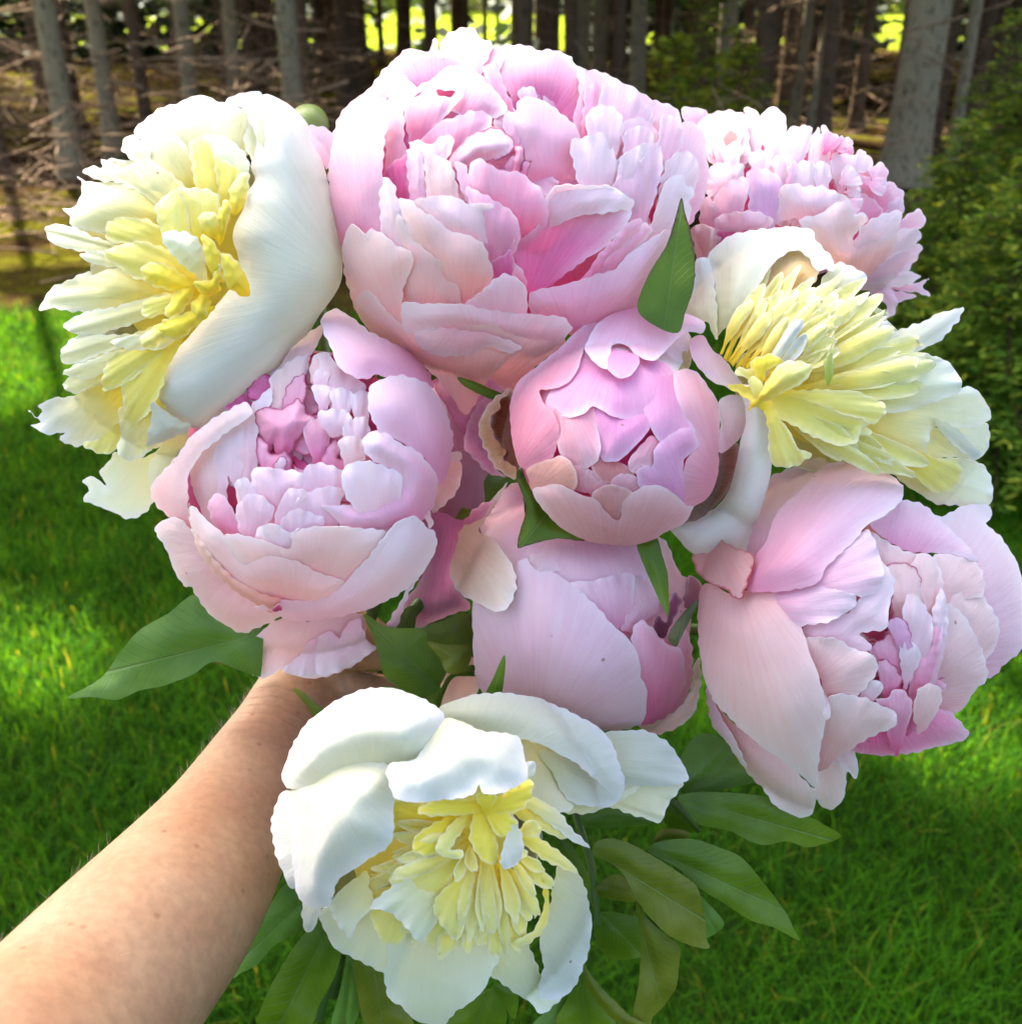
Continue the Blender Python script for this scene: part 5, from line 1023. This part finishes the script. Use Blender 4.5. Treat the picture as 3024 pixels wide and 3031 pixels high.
def bark_mat(name, c1, c2, sc):
    m, nt, N, Lk = new_mat(name)
    out = N('ShaderNodeOutputMaterial'); pb = N('ShaderNodeBsdfPrincipled'); tc = N('ShaderNodeTexCoord'); mp = N('ShaderNodeMapping'); mp.inputs['Scale'].default_value = (1, 1, .35)
    Lk(tc.outputs['Object'], mp.inputs[0])
    v = N('ShaderNodeTexVoronoi'); v.inputs['Scale'].default_value = sc; n = N('ShaderNodeTexNoise'); n.inputs['Scale'].default_value = sc*.5; n.inputs['Detail'].default_value = 8
    n.inputs['Roughness'].default_value = .7; Lk(mp.outputs[0], n.inputs[0]); 
    ds = N('ShaderNodeVectorMath'); ds.operation = 'ADD'; Lk(mp.outputs[0], ds.inputs[0]); sc_ = N('ShaderNodeVectorMath'); sc_.operation = 'SCALE'; sc_.inputs['Scale'].default_value = .12; Lk(n.outputs['Color'], sc_.inputs[0]); Lk(sc_.outputs[0], ds.inputs[1])
    Lk(ds.outputs[0], v.inputs['Vector'])
    ad = N('ShaderNodeMath'); ad.operation = 'ADD'; Lk(v.outputs['Distance'], ad.inputs[0]); Lk(n.outputs[0], ad.inputs[1])
    cr = N('ShaderNodeValToRGB'); e = cr.color_ramp.elements; e[0].position = .50; e[0].color = (*c1, 1); e[1].position = .92; e[1].color = (*c2, 1)
    Lk(ad.outputs[0], cr.inputs[0]); Lk(cr.outputs[0], pb.inputs['Base Color']); pb.inputs['Roughness'].default_value = .9; pb.inputs['Specular IOR Level'].default_value = .03
    b = N('ShaderNodeBump'); b.inputs['Strength'].default_value = 1; b.inputs['Distance'].default_value = .02; Lk(ad.outputs[0], b.inputs['Height']); Lk(b.outputs[0], pb.inputs['Normal'])
    Lk(pb.outputs[0], out.inputs[0]); return m
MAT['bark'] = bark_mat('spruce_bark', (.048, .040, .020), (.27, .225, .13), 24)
MAT['bark_dark'] = bark_mat('shaded_bark', (.036, .024, .013), (.115, .075, .042), 22)  # browner, darker copy of the spruce bark with shade put into its colour
MAT['crown'] = simple('spruce_crown', (.020, .045, .010), (.05, .085, .02), 3, .8, trans=.15)
MAT['floor'] = floor_mat()
MAT['meadow'] = simple('meadow_grass', (.10, .15, .008), (.17, .21, .014), 3, .9, coords='Object', spec=0)

def lit_patch(x, y):               # ground spots where the unseen crowns are cut open to let sun through
    for px, py, rx, ry in PATCH:
        if ((x-px)/rx)**2+((y-py)/ry)**2 < 1: return True
    return False
PATCH = []

def crown_mesh(h0, h1, rad, n, seed, loc=None, thin=.9):
    g = np.random.default_rng(seed)
    f = g.random(n)**.8; z = h0+(h1-h0)*f; r = rad*(1-f)**.75*np.sqrt(g.uniform(.03, 1, n)); an = g.uniform(0, 6.283, n)
    P = np.stack([r*np.cos(an), r*np.sin(an), z-.25*r], 1); s = g.uniform(.16, .38, n)[:, None]
    out = np.stack([np.cos(an), np.sin(an), g.uniform(-.6, .1, n)], 1); out /= np.linalg.norm(out, axis=1)[:, None]
    sd_ = np.stack([-np.sin(an), np.cos(an), g.uniform(-.5, .5, n)], 1)
    keep = np.ones(n, bool)
    if loc is not None:
        off = abs((loc[0]-.0)*math.cos(SUN_AZ)-(loc[1]-.5)*math.sin(SUN_AZ)); far = math.hypot(loc[0], loc[1])
        if off > 3.6 or far > 24: keep &= g.random(n) < thin  # crowns in line with the sun stay dense, to shade the bouquet
        Q = P+np.array(loc); k = Q[:, 2]/SUNV.z; gx = Q[:, 0]-SUNV.x*k; gy = Q[:, 1]-SUNV.y*k
        for px, py, rx, ry in PATCH: keep &= ((gx-px)/(rx+.22))**2+((gy-py)/(ry+.22))**2 > 1
    P, s, out, sd_ = P[keep], s[keep], out[keep], sd_[keep]; n = len(P)
    V = np.stack([P-out*s, P+sd_*s*.6, P+out*s*1.1, P-sd_*s*.6], 1).reshape(-1, 3)
    return V.tolist(), np.arange(4*n).reshape(-1, 4).tolist()

def trunk_mesh(r, h, lean, seed, n=14):
    rnd = random.Random(seed); vs, fs = [], []
    zs = [-.1, 0, .12, .3, .6, 1.0, 1.5, 2.2, 3.2, 4.6, 6.5, 9, 12, h]
    ph = [rnd.uniform(0, 6.28) for _ in range(3)]
    for z in zs:
        k = r*(1+.55*math.exp(-max(z, 0)/.22))*(1-.75*max(z, 0)/h)
        ox = lean[0]*z+.04*r*8*math.sin(z*.5+ph[0]); oy = lean[1]*z
        for i in range(n):
            an = 6.28318*i/n; w = 1+.05*math.sin(3*an+ph[1]+z*.4)+.03*math.sin(5*an+ph[2]-z)+(.12*math.sin(4*an+ph[1]) if z < .2 else 0)
            vs.append((ox+math.cos(an)*k*w, oy+math.sin(an)*k*w, z))
    for j in range(len(zs)-1):
        for i in range(n): fs.append((j*n+i, j*n+(i+1) % n, (j+1)*n+(i+1) % n, (j+1)*n+i))
    return vs, fs

def twigs_mesh(r, lean, n, seed, z0=.35, z1=3.6, L=(.4, 1.5), thick=.008):
    rnd = random.Random(seed); V, Fc = [], []
    def add(pts, rad):
        v, f = tube(None, pts, rad, None, n=3, cap=False); o = len(V); V.extend(v); Fc.extend([tuple(o+i for i in q) for q in f])
    for q in range(n):
        z = rnd.uniform(z0, z1); an = rnd.uniform(0, 6.28); l = rnd.uniform(*L); droop = rnd.uniform(-.45, .25); th = thick*rnd.uniform(.5, 1.3)
        d = Vector((math.cos(an), math.sin(an), 0)); side = Vector((-math.sin(an), math.cos(an), 0))
        p0 = Vector((lean[0]*z, lean[1]*z, z))+d*r*.8; pts = [p0]; c = rnd.uniform(-.35, .35)
        for s in range(1, 6):
            t = s/5; pts.append(p0+d*l*t+side*l*c*t*t+Vector((rnd.gauss(0, .012), rnd.gauss(0, .012), droop*l*(t-.5*t*t)+.15*l*t*t+rnd.gauss(0, .012))))
        add(pts, [th*(1-.75*i/5) for i in range(6)])
        for s in range(rnd.randint(2, 5)):
            i = rnd.randint(1, 4); a = pts[i]; l2 = l*rnd.uniform(.15, .4); dd = (d*rnd.uniform(.2, 1)+side*rnd.choice([-1, 1])*rnd.uniform(.4, 1)+Vector((0, 0, rnd.uniform(-.6, .3)))).normalized()
            add([a, a+dd*l2*.5+Vector((0, 0, -.02)), a+dd*l2+Vector((0, 0, -.01))], [th*.45, th*.35, th*.15])
    return V, Fc

def build_tree(px, py, wpx, label, group=None, mat='bark', lean=(0, 0), tw=14, seed=0, dist=None, gaps=False, crown=True):
    """px: 1928-pixel column at the frame top region, py: row of the foot (or dist given)"""
    if dist is None: x, y = gray(px, py)
    else:
        y = dist; d = U(px*3024/1928, 60*3024/1928, 1)-Vector((0, 0, CAMZ)); x = d.x*y/d.y
    depth = y*math.cos(PITCH)+(CAMZ-1.2)*math.sin(PITCH)
    r = wpx*3024/1928*depth/FOC/2
    root = empty('spruce_tree', (x, y, hgt(x, y))); tag(root, label, 'tree', group)
    vs, fs = trunk_mesh(r, 16, lean, seed)
    o = mesh_obj('trunk', vs, fs, MAT[mat], None); o.parent = root
    if tw:
        vs, fs = twigs_mesh(r, lean, tw, seed+500)
        o = mesh_obj('dead_twigs', vs, fs, MAT['twig'], None); o.parent = root; o['kind'] = 'stuff'
    if crown:
        vs, fs = crown_mesh(3.6, 17.5, 2.6, 2600, seed, root.location)
        o = mesh_obj('crown', vs, fs, MAT['crown'], None, smooth=False)
        o.parent = root
    return root

def conifer(name, x, y, h, rad, n, label, group, seed, cols, cat='tree', z0=.08, up=.0, scale=.05):
    """young conifer: stem, drooping whorled branches carrying flat sprays of needles"""
    rnd = random.Random(seed); root = empty(name, (x, y, hgt(x, y))); tag(root, label, cat, group)
    pts = [Vector((0, 0, -.05+h*i/8)) for i in range(9)]
    o = tube('trunk', pts, [.022*h*(1-.9*i/8) for i in range(9)], MAT['bark_dark'], None, 7); o.parent = root
    V, Fc, C = [], [], []; BV, BF = [], []
    nb = n
    for b in range(nb):
        f = (b+rnd.random())/nb; z = h*(z0+(1-z0)*f); an = b*2.399+rnd.uniform(-.3, .3); l = rad*(1-f)**.8*rnd.uniform(.75, 1.1)+.03
        d = Vector((math.cos(an), math.sin(an), 0)); side = Vector((-math.sin(an), math.cos(an), 0)); ri = rnd.uniform(-.15, .25)+up
        tone = rnd.uniform(.6, 1.25); ns = max(5, int(l/(scale*.42)))
        bp = [Vector((0, 0, z))+d*l*t+Vector((0, 0, ri*l*t-(.35-up)*l*t*t)) for t in (0, .25, .5, .75, 1)]
        v, fq = tube(None, bp, [.006*(1-.8*k/4)*h**.5 for k in range(5)], None, n=3, cap=False); o_ = len(BV); BV += v; BF += [tuple(o_+i for i in q) for q in fq]
        for s in range(ns):
            t = (s+.5)/ns; c = Vector((0, 0, z))+d*l*t+Vector((0, 0, ri*l*t-(.35-up)*l*t*t))
            tl = l*.42*(1.05-t)*rnd.uniform(.6, 1.1)+scale*.5
            for sg in (-1, 1):
                dd = (d*rnd.uniform(.55, .9)+side*sg+Vector((0, 0, rnd.uniform(-.35, .15)+up*.5))).normalized()
                m = max(2, int(tl/(scale*.45)))
                for k in range(m):
                    p = c+dd*tl*(k+.5)/m+Vector((rnd.gauss(0, scale*.12), rnd.gauss(0, scale*.12), rnd.gauss(0, scale*.2)-.1*tl*(k/m)**2))
                    tip = k == m-1
                    for w_ in (-1, 1):
                        e = (dd*.8+(d if abs(dd.dot(d)) < .8 else side)*w_*rnd.uniform(.4, .9)+Vector((0, 0, rnd.uniform(-.3, .4)))).normalized()
                        q = e.cross(Vector((rnd.gauss(0, .5), rnd.gauss(0, .5), 1))).normalized()*scale*.16; L = scale*rnd.uniform(.55, 1.0)
                        o_ = len(V); V += [p-q*.5, p+q*.5, p+e*L*.6+q*.6, p+e*L, p+e*L*.6-q*.6]; Fc += [(o_, o_+1, o_+2, o_+3, o_+4)]
                        cc = np.array(cols[2 if tip and rnd.random() < .5 else (1 if rnd.random() < .5 else 0)])*tone*rnd.uniform(.8, 1.2)
                        C += [cc]*5
    o = mesh_obj('foliage', V, Fc, MAT['needle'], None, smooth=False); pigment(o.data, np.array(C)); o.parent = root
    o = mesh_obj('branches', BV, BF, MAT['bark_dark'], None); o.parent = root; o['kind'] = 'stuff'
    return root

def build_grass():
    rng = np.random.default_rng(5)
    n = 230000
    y = .75+(6.35-.75)*rng.random(n*2)**.80; x = (rng.random(n*2)*2-1)*(.75+.66*y)
    ey = np.array([edge_y(a) for a in x]); keep = (y < ey+rng.normal(0, .12, len(y))); x, y = x[keep][:n], y[keep][:n]; n = len(x)
    clump = np.array([noise.noise((a*2.2, b*2.2, 3.1)) for a, b in zip(x, y)]); cl2 = np.array([noise.noise((a*7, b*7, 9.1)) for a, b in zip(x, y)])
    h = (.055+.030*rng.random(n)+.028*clump+.02*cl2)*(1+.5*(rng.random(n) < .04)); h = np.clip(h, .02, .16)
    an = rng.random(n)*6.283; bend = rng.uniform(.15, 1.1, n)*h; wd = rng.uniform(.0016, .0036, n)*(1+.12*y)
    z0 = np.array([hgt(a, b) for a, b in zip(x, y)])
    dx, dy = np.cos(an), np.sin(an); sx, sy = -dy, dx
    V = np.zeros((n, 7, 3)); 
    for k, (t, wk) in enumerate([(0, 1), (.4, .9), (.75, .6)]):
        px = x+dx*bend*t*t; py = y+dy*bend*t*t; pz = z0+h*t*(1-.25*t)-.004
        V[:, 2*k] = np.stack([px-sx*wd*wk*.5, py-sy*wd*wk*.5, pz], 1); V[:, 2*k+1] = np.stack([px+sx*wd*wk*.5, py+sy*wd*wk*.5, pz], 1)
    V[:, 6] = np.stack([x+dx*bend, y+dy*bend, z0+h*.75], 1)
    base = (np.arange(n)*7)[:, None]
    quads = np.concatenate([base+np.array([[0, 1, 3, 2]]), base+np.array([[2, 3, 5, 4]])]); tris = base+np.array([[4, 5, 6]])
    me = bpy.data.meshes.new('grass'); nv = n*7; me.vertices.add(nv); me.vertices.foreach_set('co', V.astype(np.float32).ravel())
    loops = np.concatenate([quads.ravel(), tris.ravel()]).astype(np.int32); me.loops.add(len(loops)); me.loops.foreach_set('vertex_index', loops)
    st = np.concatenate([np.arange(len(quads))*4, len(quads)*4+np.arange(len(tris))*3]).astype(np.int32)
    me.polygons.add(len(st)); me.polygons.foreach_set('loop_start', st); me.update(calc_edges=True)
    g = np.array([.034, .122, .004]); yl = np.array([.13, .16, .015]); dk = np.array([.014, .066, .003])
    k = rng.random(n)[:, None]; c = g*(.7+.6*k); c = np.where(rng.random((n, 1)) < .25, dk*(.8+.5*k), c); c = np.where(rng.random((n, 1)) < .035, yl*(.7+.5*k), c)
    c = c*(1+.35*clump[:, None])
    C = np.repeat(c, 7, 0)*np.tile(np.array([.8, .8, 1, 1, 1.1, 1.1, 1.15]), n)[:, None]
    pigment(me, C); me.materials.append(MAT['blade']); me.validate()
    o = bpy.data.objects.new('grass', me); COL.objects.link(o); tag(o, 'short green lawn grass in front of the wood', 'grass', kind='stuff')

def build_setting():
    rnd = random.Random(3)
    # gaps cut into the unseen crowns to light chosen spots
    for px, py, rx, ry in [(35, 670, 1.4, .85), (-60, 610, 1.0, .5), (150, 640, .5, .3), (1800, 1330, .45, .26), (1860, 1430, .34, .16), (1340, 1345, .16, .10), (60, 1330, .2, .12), (20, 1230, .24, .16), (1880, 640, .5, .4),
                           (60, 440, 1.2, .4), (90, 500, .9, .3), (30, 390, 1.3, .5), (1610, 240, 1.3, 1.5), (1590, 270, .9, .9), (1480, 190, .8, .9), (700, 60, 2, 3)]:
        x, y = gray(px, py); PATCH.append((x, y, rx, ry))
    for px, yy in [(30, 8.6), (110, 9.8), (250, 10.6), (330, 9.2), (420, 11.5), (520, 10.2), (600, 12.5), (1450, 12), (1600, 13)]:   # more cuts in the crowns, to bring sun to twigs and trunks
        PATCH.append(((px-964)/2091*(yy*math.cos(PITCH)+.45)+.5, yy-1.2, .55, .5))
    grid_sheet('lawn', -14, 14, -6, 8, 60, 40, MAT['lawn'], dz=-.02)
    vs, fs = [], []; nx, ny = 90, 60                                   # forest floor laid over the far side of the lawn
    for j in range(ny+1):
        for i in range(nx+1):
            x = -28+56*i/nx; y0 = edge_y(x); y = y0+(38-y0)*(j/ny)**1.5
            vs.append((x, y, hgt(x, y)+.02*min(1, j)+(.05*noise.noise((x*1.3, y*1.3, 0)) if j > 1 else 0)*(1 if j else 0)))
    for j in range(ny):
        for i in range(nx): fs.append((j*(nx+1)+i, j*(nx+1)+i+1, (j+1)*(nx+1)+i+1, (j+1)*(nx+1)+i))
    o = mesh_obj('forest_floor', vs, fs, MAT['floor']); o['kind'] = 'structure'
    o = grid_sheet('meadow', -120, 120, 36, 220, 20, 20, MAT['meadow'], dz=-.03); 
    o = grid_sheet('ground', -260, 260, -60, 300, 4, 4, MAT['lawn'], dz=-.25)
    build_grass()
    # fallen needles and sticks on the forest floor
    V, Fc = [], []
    for q in range(900):
        x = rnd.uniform(-9, 9); y = rnd.uniform(6.3, 20); l = rnd.uniform(.08, .7)*(1 if rnd.random() < .8 else 2); an = rnd.uniform(0, 3.14); z = hgt(x, y)+.05
        d = Vector((math.cos(an), math.sin(an), rnd.uniform(-.05, .12)))
        v, f = tube(None, [Vector((x, y, z)), Vector((x, y, z))+d*l*.5+Vector((rnd.gauss(0, .02), rnd.gauss(0, .02), .01)), Vector((x, y, z))+d*l], [.008, .007, .003], None, n=3, cap=False)
        o = len(V); V += v; Fc += [tuple(o+i for i in k) for k in f]
    o = mesh_obj('fallen_sticks', V, Fc, MAT['twig']); tag(o, 'dead sticks lying on the forest floor', 'sticks', kind='stuff')
    V, Fc = [], []
    for q in range(1300):                                              # dead brushwood between the trunks
        y = 7.5+15*rnd.random()**1.3; px = rnd.uniform(-60, 700) if rnd.random() < .75 else rnd.uniform(1080, 1800); x = (px-964)/2091*(y*math.cos(PITCH)+.45)
        z = hgt(x, y)+rnd.uniform(.05, 1.0)*rnd.uniform(.1, 1.6); an = rnd.uniform(0, 6.28); l = rnd.uniform(.25, 1.1); d = Vector((math.cos(an), math.sin(an), rnd.uniform(-.35, .45))); th = rnd.uniform(.004, .010)
        c = Vector((rnd.gauss(0, .08), rnd.gauss(0, .08), rnd.uniform(-.12, .02)))*l; a = Vector((x, y, z))
        v, f = tube(None, [a, a+d*l*.35+c*.7, a+d*l*.7+c, a+d*l], [th, th*.8, th*.55, th*.25], None, n=3, cap=False)
        o = len(V); V += v; Fc += [tuple(o+i for i in k) for k in f]
    o = mesh_obj('brushwood', V, Fc, MAT['twig']); tag(o, 'tangle of bare dead branches between the trunks', 'brushwood', kind='stuff')
    # the trunks one can tell apart
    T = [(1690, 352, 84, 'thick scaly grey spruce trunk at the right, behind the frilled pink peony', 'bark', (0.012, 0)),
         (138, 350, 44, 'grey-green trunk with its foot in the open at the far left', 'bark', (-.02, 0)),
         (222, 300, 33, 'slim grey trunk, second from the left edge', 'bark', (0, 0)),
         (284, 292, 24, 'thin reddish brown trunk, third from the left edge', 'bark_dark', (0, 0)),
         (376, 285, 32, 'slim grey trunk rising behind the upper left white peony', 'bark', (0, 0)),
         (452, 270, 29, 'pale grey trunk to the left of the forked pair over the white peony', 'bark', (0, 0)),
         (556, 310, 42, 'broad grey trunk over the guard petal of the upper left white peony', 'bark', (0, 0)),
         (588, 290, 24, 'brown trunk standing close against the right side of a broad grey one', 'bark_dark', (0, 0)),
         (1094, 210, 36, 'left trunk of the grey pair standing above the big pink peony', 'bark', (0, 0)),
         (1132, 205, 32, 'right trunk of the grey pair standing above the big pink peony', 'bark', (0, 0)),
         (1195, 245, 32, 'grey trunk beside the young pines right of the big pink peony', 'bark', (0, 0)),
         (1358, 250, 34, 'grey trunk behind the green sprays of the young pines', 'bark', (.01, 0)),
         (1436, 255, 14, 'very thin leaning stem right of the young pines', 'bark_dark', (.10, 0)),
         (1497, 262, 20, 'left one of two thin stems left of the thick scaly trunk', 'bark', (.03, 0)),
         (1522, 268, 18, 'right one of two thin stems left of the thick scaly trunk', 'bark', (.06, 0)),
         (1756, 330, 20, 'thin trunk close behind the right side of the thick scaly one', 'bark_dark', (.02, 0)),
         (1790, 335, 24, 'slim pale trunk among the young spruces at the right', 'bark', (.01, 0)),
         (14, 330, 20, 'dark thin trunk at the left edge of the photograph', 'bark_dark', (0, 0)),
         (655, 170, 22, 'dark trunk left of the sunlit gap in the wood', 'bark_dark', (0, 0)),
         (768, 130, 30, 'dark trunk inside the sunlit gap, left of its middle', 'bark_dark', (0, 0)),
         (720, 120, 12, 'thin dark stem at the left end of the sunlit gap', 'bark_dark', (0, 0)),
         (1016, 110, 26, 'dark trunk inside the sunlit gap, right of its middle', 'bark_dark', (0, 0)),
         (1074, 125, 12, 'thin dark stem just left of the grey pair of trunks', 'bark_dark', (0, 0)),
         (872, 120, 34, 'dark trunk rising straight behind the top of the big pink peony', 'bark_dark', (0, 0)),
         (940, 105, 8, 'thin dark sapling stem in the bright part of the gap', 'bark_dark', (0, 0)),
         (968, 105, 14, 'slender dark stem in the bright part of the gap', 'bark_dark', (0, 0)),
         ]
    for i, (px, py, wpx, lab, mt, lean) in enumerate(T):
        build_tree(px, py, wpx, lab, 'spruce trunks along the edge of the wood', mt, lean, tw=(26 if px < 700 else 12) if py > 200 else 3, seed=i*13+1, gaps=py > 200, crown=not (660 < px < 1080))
    # deeper trunks
    k = 0
    while k < 110:
        y = rnd.uniform(12, 34); x = rnd.uniform(-.62*y-1, .62*y+1)
        px = 964+(x/y)*2091/math.cos(PITCH)*.93
        if 670 < px < 1085 and (y > 12): 
            if rnd.random() < .62: continue
        if any(abs((x-q[0])*math.cos(SUN_AZ)-(y-q[1])*math.sin(SUN_AZ)) < .45 for q in PATCH[:10]): continue
        root = empty('spruce_tree', (x, y, hgt(x, y))); tag(root, 'brown spruce trunk deep in the shaded wood', 'tree', 'deeper spruce trunks in the wood')
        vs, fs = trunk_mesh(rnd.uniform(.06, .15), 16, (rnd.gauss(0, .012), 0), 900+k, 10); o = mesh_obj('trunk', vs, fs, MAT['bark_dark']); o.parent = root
        vs, fs = twigs_mesh(.1, (0, 0), 18 if px < 680 else 8, 1900+k, L=(.4, 1.6), thick=.009); o = mesh_obj('dead_twigs', vs, fs, MAT['twig']); o.parent = root; o['kind'] = 'stuff'
        vs, fs = crown_mesh(4.2, 17, 2.5, 1500, 2900+k, root.location, .85); o = mesh_obj('crown', vs, fs, MAT['crown'], None, smooth=False); o.parent = root
        k += 1
    # thicket that closes the wood at the back, left and right of the gap
    V, Fc = [], []
    for q in range(16000):
        y = rnd.uniform(30, 37); x = rnd.uniform(-24, 24); px = 964+(x/y)*2091*1.02
        if 700 < px < 1085 and rnd.random() < .86: continue
        if (1610 < px < 1672 or 1440 < px < 1478) and rnd.random() < .85: continue
        if rnd.random() < .1: continue
        z = rnd.uniform(0, 3.2); s = rnd.uniform(.15, .45); a = rnd.uniform(0, 6.28); d = Vector((math.cos(a), math.sin(a), rnd.uniform(-.5, .5))); e = Vector((-math.sin(a), math.cos(a), rnd.uniform(-1, 1)))
        p = Vector((x, y, z)); o = len(V); V += [p-d*s, p+e*s*.5, p+d*s, p-e*s*.5]; Fc.append((o, o+1, o+2, o+3))
    o = mesh_obj('undergrowth', V, Fc, MAT['crown'], smooth=False); tag(o, 'dark thicket closing the wood at the back', 'undergrowth', kind='stuff')
    V, Fc = [], []
    for q in range(5000):
        y = rnd.uniform(120, 130); x = rnd.uniform(-110, 110); z = rnd.uniform(0, 14); s = rnd.uniform(.8, 1.8); a = rnd.uniform(0, 6.28); d = Vector((math.cos(a), math.sin(a)*.4, rnd.uniform(-.5, .5))); e = Vector((-math.sin(a), math.cos(a), 1))
        p = Vector((x, y, z)); o = len(V); V += [p-d*s, p+e*s*.6, p+d*s, p-e*s*.6]; Fc.append((o, o+1, o+2, o+3))
    o = mesh_obj('far_woods', V, Fc, MAT['far'], smooth=False); tag(o, 'sunlit woods beyond the meadow', 'woods', kind='stuff')
    # young conifers
    SP = ((.045, .105, .010), (.095, .175, .016), (.22, .29, .03))
    def at(px, y): return ((px-964)/2091*(y*math.cos(PITCH)+.45))
    for i, (px, y, h, r_, nb, lab) in enumerate([(1900, 3.7, 1.12, .62, 64, 'young spruce with drooping green sprays at the right edge, beside the white peony'),
                                        (1790, 4.9, 1.08, .62, 60, 'low bushy spruce behind the frilled pink peony at the right'),
                                        (1985, 5.6, 2.3, .8, 34, 'taller dark spruce at the upper right corner'),
                                        (1860, 6.6, 1.5, .55, 34, 'upright young spruce with light shoots between the slim trunk and the right edge')]):
        conifer('young_spruce', at(px, y), y, h, r_, nb, lab, 'young spruces at the right', 70+i, SP, scale=.05)
    PN = ((.08, .14, .012), (.15, .21, .016), (.26, .29, .03))
    for i, (px, y, h, r_, nb, lab) in enumerate([(1262, 9.2, 1.30, .55, 30, 'young pine with soft green sprays right of the big pink peony'), (1390, 9.6, 1.25, .5, 28, 'young pine in front of the grey trunk above the frilled peony'), (1325, 10.4, 1.7, .6, 30, 'taller young pine standing between two others')]):
        conifer('young_pine', at(px, y), y, h, r_, nb, lab, 'young pines above the frilled peony', 170+i, PN, up=.35, scale=.10)
MAT['far'] = simple('far_leaves', (.08, .12, .01), (.15, .18, .02), 1, .8, trans=.2)
build_setting()
build_arm()
build_deep(); build_top_right(); build_green_bud(); build_white_left(); build_main(); build_left(); build_lower(); build_right(); build_white_right(); build_bud(); build_white_bottom()
